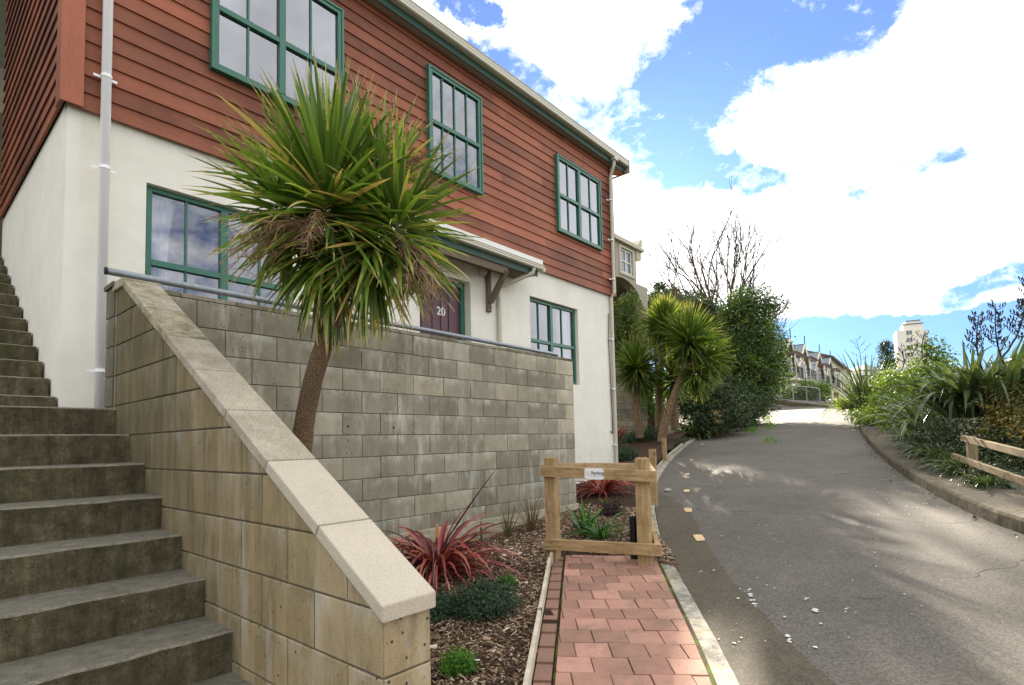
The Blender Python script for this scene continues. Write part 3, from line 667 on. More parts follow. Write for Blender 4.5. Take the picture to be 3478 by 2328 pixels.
mb = MB(); mb.tone(.7, .3); mb.box(.905, 1.062, CY-.05, CY-.03, 2.885, 5.60); mb.tone(.2, .8); mb.box(.905, .93, CY-.0295, CY+.13, 2.885, 5.6); mb.build('corner_board', M['cedar_post'], house, bevel=.003)
mb = MB(); mb.tone(.3, .6); mb.box(9.66, 9.74, CY-.045, CY-.02, 2.885, 5.6); mb.box(9.742, 9.765, CY-.045, CY+.12, 2.885, 5.6)
mb.build('corner_board', M['cedar_post'], house, bevel=.003)
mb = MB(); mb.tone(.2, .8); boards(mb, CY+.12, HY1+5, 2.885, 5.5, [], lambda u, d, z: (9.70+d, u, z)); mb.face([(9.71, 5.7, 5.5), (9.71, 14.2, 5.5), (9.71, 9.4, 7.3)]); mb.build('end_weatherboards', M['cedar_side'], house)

def make_window(x0, x1, z0, z1, Y, muls, rail, bars, depth=.06, trim=True, name='window', fw=.045, blind=None, base=True):
    """frame mesh is the part; pane and glazing bars are its children"""
    mb = MB(); mb.tone(.5, .5, .5)
    fy0, fy1 = Y-depth*.5, Y+depth*.5
    if trim:
        tw = .028; ty = fy0-.012
        for q in ((x0, x0+tw, z0, z1), (x1-tw, x1, z0, z1)): mb.box(q[0], q[1], ty, fy1, q[2], q[3])
        for q in ((x0+tw, x1-tw, z0, z0+tw), (x0+tw, x1-tw, z1-tw, z1)): mb.box(q[0], q[1], ty, fy1, q[2], q[3])
        x0i, x1i, z0i, z1i = x0+tw, x1-tw, z0+tw, z1-tw
    else: x0i, x1i, z0i, z1i = x0, x1, z0, z1
    mb.tone(.35, .5, .5)
    for q in ((x0i, x0i+fw, z0i, z1i), (x1i-fw, x1i, z0i, z1i)): mb.box(q[0], q[1], fy0, fy1, q[2], q[3])
    for q in ((x0i+fw, x1i-fw, z0i, z0i+fw), (x0i+fw, x1i-fw, z1i-fw, z1i)): mb.box(q[0], q[1], fy0, fy1, q[2], q[3])
    for m_ in muls: mb.box(m_-.035, m_+.035, fy0-.006, fy1-.001, z0i+fw, z1i-fw)
    xs_ = [x0i+fw]+[v for m_ in muls for v in (m_-.035, m_+.035)]+[x1i-fw]
    if rail:
        for a, b in zip(xs_[::2], xs_[1::2]): mb.box(a, b, fy0-.003, fy1-.002, rail-.028, rail+.028)
    wdw = mb.build(name, M['green_paint'], house, bevel=.002)
    for bx in bars: 
        mb = MB(); mb.tone(.3, .5, .5); mb.box(bx-.0095, bx+.0095, fy0+.012, fy1-.012, z0i+fw-.002, z1i-fw+.002); mb.build('glazing_bar', M['green_paint'], wdw)
    for a, b in zip(xs_[::2], xs_[1::2]):
        for (c, d) in (((z0i+fw, rail-.028), (rail+.028, z1i-fw)) if rail else ((z0i+fw, z1i-fw),)):
            mb = MB(); mb.tone(.5, .5, .5); tl = random.uniform(-.0025, .0025)
            mb.face([(a, Y+tl, c), (b, Y-tl, c), (b, Y-tl+.001, d), (a, Y+tl+.001, d)]); mb.build('pane', M['glass'], wdw)
    # room behind
    mb = MB(); mb.tone(.5, .5, .5); Y0, Y1 = fy1+.002, fy1+1.9; a, b, c, d = x0-.1, x1+.1, z0-.3, z1+.12
    mb.face([(a, Y1, c), (b, Y1, c), (b, Y1, d), (a, Y1, d)]); mb.face([(a, Y0, c), (a, Y1, c), (a, Y1, d), (a, Y0, d)]); mb.face([(b, Y0, c), (b, Y0, d), (b, Y1, d), (b, Y1, c)])
    mb.face([(a, Y0, d), (a, Y1, d), (b, Y1, d), (b, Y0, d)]); mb.face([(a, Y0, c), (b, Y0, c), (b, Y1, c), (a, Y1, c)])
    mb.build('room_lining', M['interior'], wdw)
    # white inner reveal
    for a, b in ((x1i-fw-.001, x1i-fw+.06), (x0i+fw-.06, x0i+fw+.001)): mb = MB(); mb.tone(.5, .5, .5); mb.box(a, b, fy1+.003, fy1+.10, z0i, z1i); mb.build('inner_reveal', M['white_paint'], wdw)
    return wdw
UY = CY-.035
w1 = make_window(2.054, 3.526, 3.736, 5.20, UY, [2.775], 4.395, [2.417, 3.117]); tag(w1, 'green two-sash upper window nearest the stairs')
w2 = make_window(4.842, 5.892, 3.714, 5.224, UY, [], 4.448, [5.105, 5.340, 5.582]); tag(w2, 'narrow green upper window with four lights per row above the canopy')
w3 = make_window(7.80, 9.25, 3.70, 5.108, UY, [8.495], 4.38, [8.145, 8.875]); tag(w3, 'green two-sash upper window at the far end of the wall')
w4 = make_window(1.57, 2.985, .99, 2.435, FY+.092, [2.255], 1.725, [1.91, 2.62], trim=False); tag(w4, 'large green ground floor window behind the cabbage tree')
w5 = make_window(7.09, 8.455, 1.02, 2.41, FY+.092, [7.73], 1.70, [7.385, 8.06], trim=False); tag(w5, 'green ground floor window above the end of the block wall')
# door
DY = FY+.15
mb = MB(); mb.tone(.5, .5, .5); mb.box(4.80, 5.60, DY, DY+.04, .29, 2.27)
for a, b in ((4.86, 5.03), (5.06, 5.18), (5.22, 5.34), (5.37, 5.54)): mb.tone(.6, .5, .5); mb.box(a, b, DY-.012, DY-.0005, .42, 1.42); mb.box(a, b, DY-.012, DY-.0005, 1.50, 2.16)
door = mb.build('door', M['door'], house, bevel=.006)
mb = MB(); mb.tone(.5, .5, .5); mb.box(4.725, 4.798, DY-.03, DY+.05, .28, 2.35); mb.box(5.602, 5.675, DY-.03, DY+.05, .28, 2.35); mb.box(4.798, 5.602, DY-.03, DY+.05, 2.272, 2.35); mb.build('door_frame', M['green_paint'], house, bevel=.003)
def text_mesh(s, size, loc, rot, mat, parent, name, depth=.004, shear=0):
    cu = bpy.data.curves.new(name, 'FONT'); cu.body = s; cu.size = size; cu.extrude = depth; cu.align_x = 'CENTER'; cu.align_y = 'CENTER'; cu.offset = size*.012
    tmp = bpy.data.objects.new(name, cu); col.objects.link(tmp); dg = bpy.context.evaluated_depsgraph_get(); me = bpy.data.meshes.new_from_object(tmp.evaluated_get(dg)); bpy.data.objects.remove(tmp)
    me.materials.clear(); me.materials.append(mat); o = bpy.data.objects.new(name, me); col.objects.link(o)
    if parent: o.parent = parent
    off = wloc(parent) if parent else Vector((0, 0, 0)); o.location = Vector(loc)-off; o.rotation_euler = rot; return o
text_mesh('20', .165, (5.215, DY-.018, 1.865), (PI/2, 0, 0), M['number_white'], door, 'house_number')
mb = MB(); mb.tone(); mb.box(5.15, 5.30, DY-.016, DY-.0125, 1.02, 1.06); mb.build('letter_slot', M['galv'], door); mb = MB(); mb.tone(); mb.sphere((5.53, DY-.04, 1.33), .025, 10, 6); mb.build('door_handle', M['galv'], door)
# soffit, fascia, gutter, barge, roof
EX0, EX1 = .60, 10.14
mb = MB(); mb.tone(.5, .5, .5); mb.box(EX0, EX1-.04, 5.536, CY+.01, 5.562, 5.58); mb.build('soffit', M['soffit'], house)
mb = MB(); mb.tone(.5, .5, .5); mb.box(EX0, EX1-.045, 5.517, 5.535, 5.545, 5.72); mb.build('fascia', M['green_dark'], house)
def gutter(mb, x0, x1, yf, yb, z0, z1):
    prof = [(yb, z1), (yb, z0), (yf+.02, z0), (yf, z0+.012), (yf+.003, z0+.035), (yf-.004, z1-.03), (yf, z1-.012), (yf-.008, z1), (yf+.008, z1), (yf+.012, z1-.014), (yf+.012, z0+.02), (yb-.01, z0+.012), (yb-.01, z1)]
    mb.prism([(x0, y, z) for y, z in prof], (x1-x0, 0, 0))
    e = [(yb, z1), (yb, z0), (yf+.02, z0), (yf, z0+.012), (yf, z1)]
    mb.prism([(x0-.004, y, z) for y, z in e], (.006, 0, 0)); mb.prism([(x1-.002, y, z) for y, z in e], (.006, 0, 0))
mb = MB(); mb.tone(.5, .5, .5); gutter(mb, EX0, EX1-.05, 5.425, 5.515, 5.65, 5.765)
gt = mb.build('gutter', M['gutter'], house)
mb = MB(); mb.tone(.4, .5, .5); mb.box(EX1-.04, EX1, 5.43, 14.3, 5.53, 5.55)
mb.prism([(EX1-.032, 5.425, 5.53), (EX1-.032, 5.425, 5.79), (EX1-.032, 9.4, 7.35), (EX1-.032, 9.4, 7.1), (EX1-.032, 5.66, 5.54)], (.03, 0, 0)); mb.build('barge_board', M['soffit'], house)
mb = MB(); mb.tone(.5, .5, .5); mb.face([(9.72, 5.66, 5.575), (EX1-.03, 5.66, 5.575), (EX1-.03, 9.4, 7.08), (9.72, 9.4, 7.08)][::-1]); mb.build('gable_soffit', M['soffit'], house)
mb = MB(); mb.tone(.5, .5, .5)
mb.hexa([(EX0, 5.44, 5.775), (EX1, 5.44, 5.775), (EX1, 9.4, 7.38), (EX0, 9.4, 7.38), (EX0, 5.44, 5.80), (EX1, 5.44, 5.80), (EX1, 9.4, 7.42), (EX0, 9.4, 7.42)])
mb.hexa([(EX0, 9.4, 7.38), (EX1, 9.4, 7.38), (EX1, 14.6, 5.3), (EX0, 14.6, 5.3), (EX0, 9.4, 7.42), (EX1, 9.4, 7.42), (EX1, 14.6, 5.34), (EX0, 14.6, 5.34)])
mb.build('roof', M['roof_sheet'], house)
def clip(mb, x, y, z, r=.042):
    mb.tone(.5, .5, .5); mb.bar((x-.085, y+.034, z), (x+.085, y+.034, z), .005, .022); mb.tube([(x, y, z-.011), (x, y, z+.011)], r, 12)
mb = MB(); mb.tone(.5, .5, .5); px = 1.210; mb.tube([(px, CY-.075, .2), (px, CY-.075, 5.5), (px, 5.47, 5.66)], .037, 14)
dp = mb.build('downpipe', M['white_pvc'], house, smooth=True); tag(dp, 'white downpipe at the corner beside the stairs')
for z, y in ((3.21, CY-.075), (2.405, CY-.075), (.665, CY-.075)):
    mb = MB(); clip(mb, px, y, z); mb.build('pipe_clip', M['white_pvc'], dp)
mb = MB(); mb.tone(.5, .5, .5); px = 9.61
mb.tube([(px, FY-.045, -1.2), (px, FY-.045, 2.83), (px, CY-.08, 2.92), (px, CY-.08, 5.30)], .034, 12); mb.tube([(px, CY-.08, 5.26), (px, 5.575, 5.34), (px-.02, 5.49, 5.50), (px-.02, 5.47, 5.66)], .034, 12); mb.box(px-.08, px+.05, 5.42, 5.51, 5.60, 5.66)
dp2 = mb.build('downpipe', M['gutter'], house, smooth=False); tag(dp2, 'cream downpipe at the far corner of the wall')
for z, y in ((4.82, CY-.08), (4.0, CY-.08), (3.2, CY-.08), (2.0, FY-.045), (1.0, FY-.045), (-.1, FY-.045)):
    mb = MB(); clip(mb, px-.03, y, z, .037); mb.build('pipe_clip', M['white_pvc'], dp2)
mb = MB(); mb.tone(.5, .5, .5); mb.tube([(9.52, FY-.03, 2.5), (9.50, FY-.02, 1.9), (9.52, FY-.02, 1.5), (9.53, FY-.02, 1.0), (9.55, FY-.02, .2), (9.53, FY-.02, .12), (9.46, FY-.02, .17)], .009, 6); mb.build('cable', M['black'], house)
# canopy over the door
cx0, cx1, cyf = 4.62, 6.83, 5.20
mb = MB(); mb.tone(.5, .5, .5); gutter(mb, cx0, cx1, cyf-.0, cyf+.08, 2.68, 2.755); mb.tube([(cx1-.01, cyf+.04, 2.66), (cx1+.03, cyf+.04, 2.72)], .04, 12)
can = mb.build('canopy', M['gutter'], house)
mb = MB(); mb.tone(.5, .5, .5); mb.hexa([(cx0, cyf+.01, 2.765), (cx1-.02, cyf+.01, 2.765), (cx1-.02, FY-.03, 3.03), (cx0, FY-.03, 3.03), (cx0, cyf+.01, 2.835), (cx1-.02, cyf+.01, 2.835), (cx1-.02, FY-.03, 3.07), (cx0, FY-.03, 3.07)]); mb.build('canopy_roof', M['white_paint'], can)
mb = MB(); mb.tone(.5, .5, .5); mb.box(cx0, cx1-.07, cyf+.082, cyf+.10, 2.585, 2.74); mb.build('canopy_fascia', M['green_dark'], can)
mb = MB(); mb.tone(.5, .5, .5); mb.hexa([(cx0+.02, cyf+.102, 2.60), (cx1-.08, cyf+.102, 2.60), (cx1-.08, FY-.01, 2.62), (cx0+.02, FY-.01, 2.62), (cx0+.02, cyf+.102, 2.64), (cx1-.08, cyf+.102, 2.64), (cx1-.08, FY-.01, 2.66), (cx0+.02, FY-.01, 2.66)])
mb.box(cx0+.1, 6.075, cyf+.105, cyf+.16, 2.475, 2.598); mb.build('canopy_soffit', M['old_wood'], can)
for bx in (6.04, 4.55):
    mb = MB(); mb.tone(.5, 1, .5); mb.box(bx-.04, bx+.04, FY-.05, FY-.002, 1.97, 2.615)
    br = mb.build('bracket', M['old_wood'], can, bevel=.004)
    mb = MB(); mb.tone(.3, 1, .5); mb.bar((bx, FY-.06, 2.11), (bx, cyf+.10, 2.53), .075, .07, (1, 0, 0)); mb.build('brace', M['old_wood'], br, bevel=.004)
    mb = MB(); mb.tone(); mb.tube([(bx+.005, FY-.052, 2.04), (bx+.005, FY-.06, 2.04)], .013, 8); mb.build('bolt', M['black'], br)
mb = MB(); mb.tone(.5, .5, .5); mb.tube([(6.62, cyf+.04, 2.69), (6.60, cyf+.06, 2.60), (6.28, FY-.06, 2.40), (6.26, FY-.045, 2.30), (6.26, FY-.045, .3)], .035, 12); mb.build('canopy_downpipe', M['gutter'], can)
lamp = thing('wall_lamp', (5.92, FY, 2.565), 'round bulkhead lamp on the wall beside the front door', 'wall lamp')
mb = MB(); mb.tone(.5, .5, .5); mb.tube([(5.92, FY-.001, 2.565), (5.92, FY-.035, 2.565)], .075, 20); mb.build('lamp_base', M['gutter'], lamp, smooth=False)
mb = MB(); mb.tone(.5, .5, .5); mb.sphere((5.92, FY-.04, 2.565), .066, 20, 12, (1, .8, 1)); mb.build('lamp_shade', M['lamp_glass'], lamp, smooth=True)
# curtains and indoor plant
def curtain(x0, x1, z0, z1, y, label, flare=.0):
    mb = MB(); n = 34; r = []
    for zz in np.linspace(z0, z1, 8):
        k = (zz-z0)/(z1-z0); pinch = 1-flare*math.sin(k*PI)
        r.append(mb.addv([(x0+(x1-x0)*i/n*pinch, y+.03*math.sin(i*1.15+k)+.012*math.sin(i*2.7), zz) for i in range(n+1)]))
    mb.tone(.5, .5, .5)
    for a, b in zip(r, r[1:]):
        for i in range(n): mb.addf([a+i, a+i+1, b+i+1, b+i])
    o = mb.build('curtain', M['curtain'], origin=(x0, y, z0), smooth=True); tag(o, label, 'curtain', 'white curtains behind the ground floor windows')
curtain(1.60, 1.86, 1.0, 2.40, FY+.22, 'white curtain drawn to the stair side of the large ground floor window', .25)
curtain(8.12, 8.42, 1.04, 2.38, FY+.22, 'white curtain at the far side of the small ground floor window')

# ------------------------------------------------------------------ block walls
def clip2(poly, a, b, c):     # keep a*u+b*z <= c
    out = []
    for k in range(len(poly)):
        p, q = poly[k], poly[(k+1) % len(poly)]; fp, fq = c-a*p[0]-b*p[1], c-a*q[0]-b*q[1]
        if fp >= 0: out.append(p)
        if (fp >= 0) != (fq >= 0): t = fp/(fp-fq); out.append((p[0]+(q[0]-p[0])*t, p[1]+(q[1]-p[1])*t))
    return out
def inset(poly, d):
    cx = sum(p[0] for p in poly)/len(poly); cz = sum(p[1] for p in poly)/len(poly); out = []
    for p in poly: 
        vx, vz = cx-p[0], cz-p[1]; L = math.hypot(vx, vz)+1e-9; out.append((p[0]+math.copysign(min(d, abs(vx)), vx), p[1]+math.copysign(min(d, abs(vz)), vz)))
    return out
def block_face(mb, P, rows, cuts, tonef, gap=.0055, proud=.006):
    """P(u, z, out) -> point on the wall; rows: list of (z0, z1, joints)"""
    for ri, (z0, z1, js) in enumerate(rows):
        for a, b in zip(js, js[1:]):
            poly = [(a+gap/2, z0+gap/2), (b-gap/2, z0+gap/2), (b-gap/2, z1-gap/2), (a+gap/2, z1-gap/2)]
            for cu in cuts: 
                poly = clip2(poly, *cu)
                if len(poly) < 3: break
            if len(poly) < 3: continue
            mb.tone(*tonef(ri, (a+b)/2, len(js), b))
            j = random.uniform(-.0012, .0012); ins = inset(poly, .004)
            f = mb.addv([P(u, z, proud+j) for u, z in ins]); g_ = mb.addv([P(u, z, proud-.003+j) for u, z in poly]); h = mb.addv([P(u, z, -.004) for u, z in poly]); n = len(poly)
            mb.addf([f+k for k in range(n)])
            for k in range(n): mb.addf([g_+k, g_+(k+1) % n, f+(k+1) % n, f+k]); mb.addf([h+k, h+(k+1) % n, g_+(k+1) % n, g_+k])
# retaining wall
RWY, RX0, RX1 = 4.363, 1.02, 6.316
rw = thing('retaining_wall', (3.6, RWY, -1.05), 'grey concrete block retaining wall in front of the house with pale salt stains', 'block wall')
mb = MB(); mb.tone(.5, .5, .5); mb.box(RX0+.003, RX1-.003, RWY+.003, RWY+.19, -1.5, 1.09); mb.box(RX1-.19, RX1-.004, RWY+.19, FY, -1.5, 1.085); mb.build('mortar_core', M['mortar'], rw)
rows = []
for r in range(11):
    z1 = 1.091-.2*r; par = 0 if r % 2 == 0 else 1
    js = [RX0]+[1.518+.2*n for n in range(-2, 25) if n % 2 == par and 1.12 < 1.518+.2*n < RX1-.06]+[RX1]
    rows.append((z1-.2, z1, js))
def rw_tone(r, u, n, b):
    if r < 5 and b > RX1-.01: return (random.uniform(.93, 1), 0, 0)
    base = random.betavariate(2, 2)*.8
    if r == 3: base = base*.5+.05
    if r in (0, 1) and u < 4: base *= .5
    if r == 2: base = .35+base*.5
    return (base, (.45 if r < 3 and u < 3.6 else .12)*random.random(), 0)
mb = MB(); block_face(mb, lambda u, z, o: (u, RWY-o, z), rows, [], rw_tone)
block_face(mb, lambda u, z, o: (RX1+o-.004, u, z), [(z0, z1, [RWY, RWY+.2, RWY+.6, RWY+1.0, FY]) for z0, z1, _ in rows], [], lambda *a: (.5, 0, 0))
for hx, hz in ((3.0, .19), (3.42, .19)): mb.tone(0, 0, 0)
mb.build('blockwork', M['block'], rw)
mb = MB(); mb.tone(.2, .5, .5)
for hx, hz in ((2.77, .17), (3.27, .16)): mb.tube([(hx, RWY-.0065, hz), (hx, RWY+.01, hz)], .012, 10)
mb.build('weep_hole', M['black'], rw)
mb = MB(); x = RX0-.0
while x < RX1:
    L_ = min(.39, RX1-x); mb.tone(random.uniform(.2, .8)); mb.box(x+.002, x+L_-.003, RWY-.008, RWY+.2, 1.0925, 1.125+random.uniform(-.002, .002)); x += .39
mb.build('coping', M['block'], rw, bevel=.003)
mb = MB(); mb.tone(.95, 0, 0); mb.box(RX0, RX1+.03, RWY-.022, RWY+.2, -1.5, -.858); mb.build('footing', M['block'], rw, bevel=.006)
# terrace behind it
mb = MB(); mb.tone(.5, .0, .5); mb.box(RX0+.2, RX1-.2, RWY+.19, FY+.3, -.2, .27); o = mb.build('terrace', M['step']); o['kind'] = 'structure'
# stair side wall
SX = 1.03
sw = thing('stair_wall', (1.12, 1.45, -1.2), 'sloping warm grey block wall beside the stairs with a stepped-down pale capping', 'block wall')
def top_z(y): return -.535+.5735*(y-1.415)          # underside of the capping
slope_cut = (-.5735, 1, -.535-.5735*1.415)
mb = MB(); mb.tone(.5, .5, .5); yy = 4.42
mb.prism([(SX+.004, 1.44, -1.6), (SX+.004, yy, -1.6), (SX+.004, yy, 1.06), (SX+.004, 4.1, 1.0), (SX+.004, 1.44, top_z(1.44)-.012)], (.178, 0, 0)); mb.build('mortar_core', M['mortar'], sw)
rows = []
for r in range(13):
    z1 = 1.091-.2*r; y0 = 1.434+(.19 if r % 2 else .0); js = [1.434]+([1.434+.19] if r % 2 else [])
    y = js[-1]+.4
    while y < 4.30: js.append(y); y += .4
    js.append(4.37); rows.append((z1-.2, z1, js))
mb = MB(); block_face(mb, lambda u, z, o: (SX-o+.002, u, z), rows, [slope_cut], lambda r, u, n, b: ((.25 if u > 3.2 else .35+.3*max(0, (2.6-u)))*random.uniform(.7, 1.3), min(1, max(.05, (u-1.9)/2.0))*random.uniform(.8, 1), 0), .007, .006)
block_face(mb, lambda u, z, o: (u, 1.434-o+.002, z), [(z0, z1, [SX, 1.217]) for z0, z1, _ in rows if z1 < -.42], [(0, 1, top_z(1.434)-.004)], lambda *a: (random.uniform(.7, 1), 0, 1), .006, .005)
block_face(mb, lambda u, z, o: (1.215+o-.003, u, z), rows, [slope_cut], lambda *a: (random.uniform(.2, .7), 0, 0))
mb.build('blockwork', M['blockw'], sw)
def capst(k, ya, yb, mat, tones):
    mb = MB(); mb.tone(*tones); g_ = .0025; x0, x1, th = 1.012, 1.224, .046
    pa, pb = (ya+g_, top_z(ya+g_)), (yb-g_, top_z(yb-g_)); nv = Vector((0, -.4975, .8675))*th
    P = lambda x, p, t: (x, p[0]+nv.y*t, p[1]+nv.z*t+.001)
    if k == 0:   # front stone cut plumb
        mb.hexa([(x0, ya, top_z(ya)), (x1, ya, top_z(ya)), P(x1, pb, 0), P(x0, pb, 0), (x0, ya, top_z(ya)+.053), (x1, ya, top_z(ya)+.053), P(x1, pb, 1), P(x0, pb, 1)])
    else: mb.hexa([P(x0, pa, 0), P(x1, pa, 0), P(x1, pb, 0), P(x0, pb, 0), P(x0, pa, 1), P(x1, pa, 1), P(x1, pb, 1), P(x0, pb, 1)])
    return mb.build('capstone', mat, sw, bevel=.005)
ys_ = [1.412, 1.80, 2.185, 2.575, 2.96, 3.35, 3.735, 4.19]
for k, (a, b) in enumerate(zip(ys_, ys_[1:])):
    capst(k, a, b, M['capclean'] if k < 2 else M['cap'], (random.uniform(.3, .8), [0, 0, .25, .2, .45, 1, .8][k], .5))
mb = MB(); mb.tone(.5, .7, .5); mb.hexa([(1.008, 4.16, 1.055), (1.232, 4.16, 1.055), (1.232, 4.40, 1.06), (1.008, 4.40, 1.06), (1.008, 4.165, 1.112), (1.232, 4.165, 1.112), (1.232, 4.40, 1.118), (1.008, 4.40, 1.118)]); mb.build('capstone', M['cap'], sw, bevel=.005)
# end stub of the retaining wall seen beside the stairs
mb = MB(); block_face(mb, lambda u, z, o: (1.018-o, u, z), [(1.091-.2*(r+1), 1.091-.2*r, [4.368, 4.555]) for r in range(5)], [], lambda *a: (.2, 0, 0)); mb.tone(.3, .5, 0); mb.box(1.0, 1.23, 4.35, 4.57, 1.0925, 1.122)
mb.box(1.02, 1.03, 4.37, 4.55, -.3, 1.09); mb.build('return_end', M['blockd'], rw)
# handrail
hr = thing('handrail', (3.5, 4.46, 1.125), 'grey galvanised pipe handrail fixed along the top of the block wall', 'handrail')
mb = MB(); mb.tone(.5, .5, .5)
arc = [(6.0, 4.46, 1.178), (6.06, 4.462, 1.176), (6.105, 4.475, 1.173), (6.125, 4.50, 1.17), (6.11, 4.525, 1.165), (6.06, 4.535, 1.158), (5.95, 4.538, 1.15), (5.85, 4.54, 1.145)]
mb.tube([(.905, 4.30, 1.168), (1.5, 4.455, 1.205), (1.6, 4.46, 1.206)]+arc if False else [(.985, 4.46, 1.212)]+arc, .0245, 14); mb.build('rail', M['galv'], hr, smooth=True)
mb = MB(); mb.tone(); mb.tube([(.979, 4.46, 1.212), (.990, 4.46, 1.212)], .0262, 14); mb.build('rail_cap', M['black'], hr)
for x in (1.18, 2.35, 3.4, 4.3, 5.1, 5.75):
    mb = MB(); mb.tone(); mb.tube([(x, 4.46, 1.12), (x, 4.46, 1.19)], .007, 8); mb.build('bracket', M['galv'], hr)
# ------------------------------------------------------------------ stairs
st = thing('concrete_stairs', (0, 2.0, -1.3), 'dark mossy concrete stairs climbing beside the house', 'stairs')
def step(y0, y1, z0, z1, x0, x1, seed):
    mb = MB(); rr = random.Random(seed); n = max(6, int((x1-x0)/.09)); f, t, b = [], [], []
    mb.tone(.5, 0, .5)
    ex = .009
    for k in range(n+1):
        x = x0+(x1-x0)*k/n; j = rr.uniform(-.0035, .0035); j2 = rr.uniform(-.003, .003)
        f.append(mb.addv([(x, y0+.004, z0), (x, y0+j*.5, z1-ex+j2), (x, y0+.006+j, z1-.005+j2*.5), (x, y0+ex+.008+j, z1+j2*.3), (x, y0+.10, z1), (x, y1+.01, z1+.002)]))
    for a, b_ in zip(f, f[1:]):
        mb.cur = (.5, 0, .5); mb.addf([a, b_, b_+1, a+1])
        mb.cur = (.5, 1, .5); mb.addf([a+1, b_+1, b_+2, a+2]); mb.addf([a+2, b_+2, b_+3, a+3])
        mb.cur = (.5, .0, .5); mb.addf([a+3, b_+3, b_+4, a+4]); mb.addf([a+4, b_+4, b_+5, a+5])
    mb.face([(x1, y0, z0), (x1, y1, z0), (x1, y1, z1), (x1, y0, z1-.01)]); mb.face([(x0, y0, z0), (x0, y0, z1), (x0, y1, z1), (x0, y1, z0)])
    return mb.build('step', M['step'], st, smooth=False)
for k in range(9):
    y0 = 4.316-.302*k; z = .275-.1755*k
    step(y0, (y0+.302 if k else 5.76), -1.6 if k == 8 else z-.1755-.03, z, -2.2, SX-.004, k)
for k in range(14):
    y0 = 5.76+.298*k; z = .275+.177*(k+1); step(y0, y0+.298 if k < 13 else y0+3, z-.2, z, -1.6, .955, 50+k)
# neighbour beyond the top of the stairs
nb = thing('neighbour_house', (0.2, 12.0, 1.5), 'plain beige plastered house at the top of the stairs', 'house')
mb = MB(); mb.tone(.5, .5, .5); mb.box(-6, 1.9, 12.0, 20, 1.0, 11); mb.build('wall', M['beige'], nb)
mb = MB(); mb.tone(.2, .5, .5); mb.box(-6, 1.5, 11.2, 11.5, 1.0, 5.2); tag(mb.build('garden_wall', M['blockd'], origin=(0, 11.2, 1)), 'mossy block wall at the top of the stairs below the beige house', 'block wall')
# block wall at the far end of the garden bed
bwall = thing('block_wall', (17.0, 9.2, -.2), 'dim block wall with a sloping top behind the cabbage trees', 'block wall')
W0, W1 = Vector((15.6, 10.75, 0)), Vector((17.893, 8.262, 0)); U = (W1-W0).normalized(); LW_ = (W1-W0).length; NW = Vector((U.y, -U.x, 0))
PW = lambda u, z, o: tuple(W0+U*u+NW*(-o if False else o)+Vector((0, 0, z)))
cutw = [( .98, 1, .70+.98*(LW_-.1)), (0, 1, 2.75)]
rows = [(-.55+.198*r, -.55+.198*(r+1), [0]+[.2*(r % 2)+.4*k for k in range(1, 9) if .2*(r % 2)+.4*k < LW_-.1]+[LW_]) for r in range(17)]
mb = MB(); block_face(mb, lambda u, z, o: PW(u, z, o), rows, cutw, lambda r, u, n, b: (.9 if r in (4, 5) and random.random() < .7 else random.random()*.6, 0, 0), .012, .006); mb.build('blockwork', M['block'], bwall)
mb = MB(); mb.tone(.5, .5, .5); poly = clip2(clip2([(0, -.6), (LW_, -.6), (LW_, 3), (0, 3)], *cutw[0]), *cutw[1]); mb.prism([PW(u, z, 0) for u, z in poly], tuple(-NW*.19)); mb.build('mortar_core', M['mortar'], bwall)

# ------------------------------------------------------------------ timber barrier with sign, stakes
tb = thing('timber_barrier', (4.3, 2.8, -1.1), 'low pine post and rail barrier standing at the end of the brick path', 'barrier')
PLp, PRp = G(1262, 1288, .05), G(1474, 1302, .05)
u = (flat(PRp)-flat(PLp)).normalized(); v = Vector((-u.y, u.x, 0)); v = v if v.x > 0 else -v
def post(P, h, name='post', w=.104, lab=None, par=tb):
    mb = MB(); mb.tone(None, 1.0); c = flat(P); z0 = road_h(c.x)-.15
    mb.obox((c.x, c.y, z0+(h+.15)/2+.0), u*w/2, v*w/2, (0, 0, (h+.15)/2)); return mb.build(name, M['pine'], par, bevel=.003)
print('posts', PLp, PRp)
def zat(x, y, P):   # height seen at image row y on the vertical through P
    d = sight(x, y); s = math.hypot(P.x, P.y)/math.hypot(d.x, d.y); return d.z*s
hl = zat(1253, 1048, PLp); hrr = zat(1466, 1050, PRp)
cL = flat(PLp+v*.052); cR = flat(PRp+v*.052)
def vpost(P, ztop, par=tb, w=.104, name='post', zb=None):
    mb = MB(); mb.tone(None, 1.0); c = flat(P); z0 = (road_h(c.x)-.2) if zb is None else zb
    mb.obox((c.x, c.y, (z0+ztop)/2), u*w/2, v*w/2, (0, 0, (ztop-z0)/2)); return mb.build(name, M['pine'], par, bevel=.003)
vpost(cL, hl); vpost(cR, hrr)
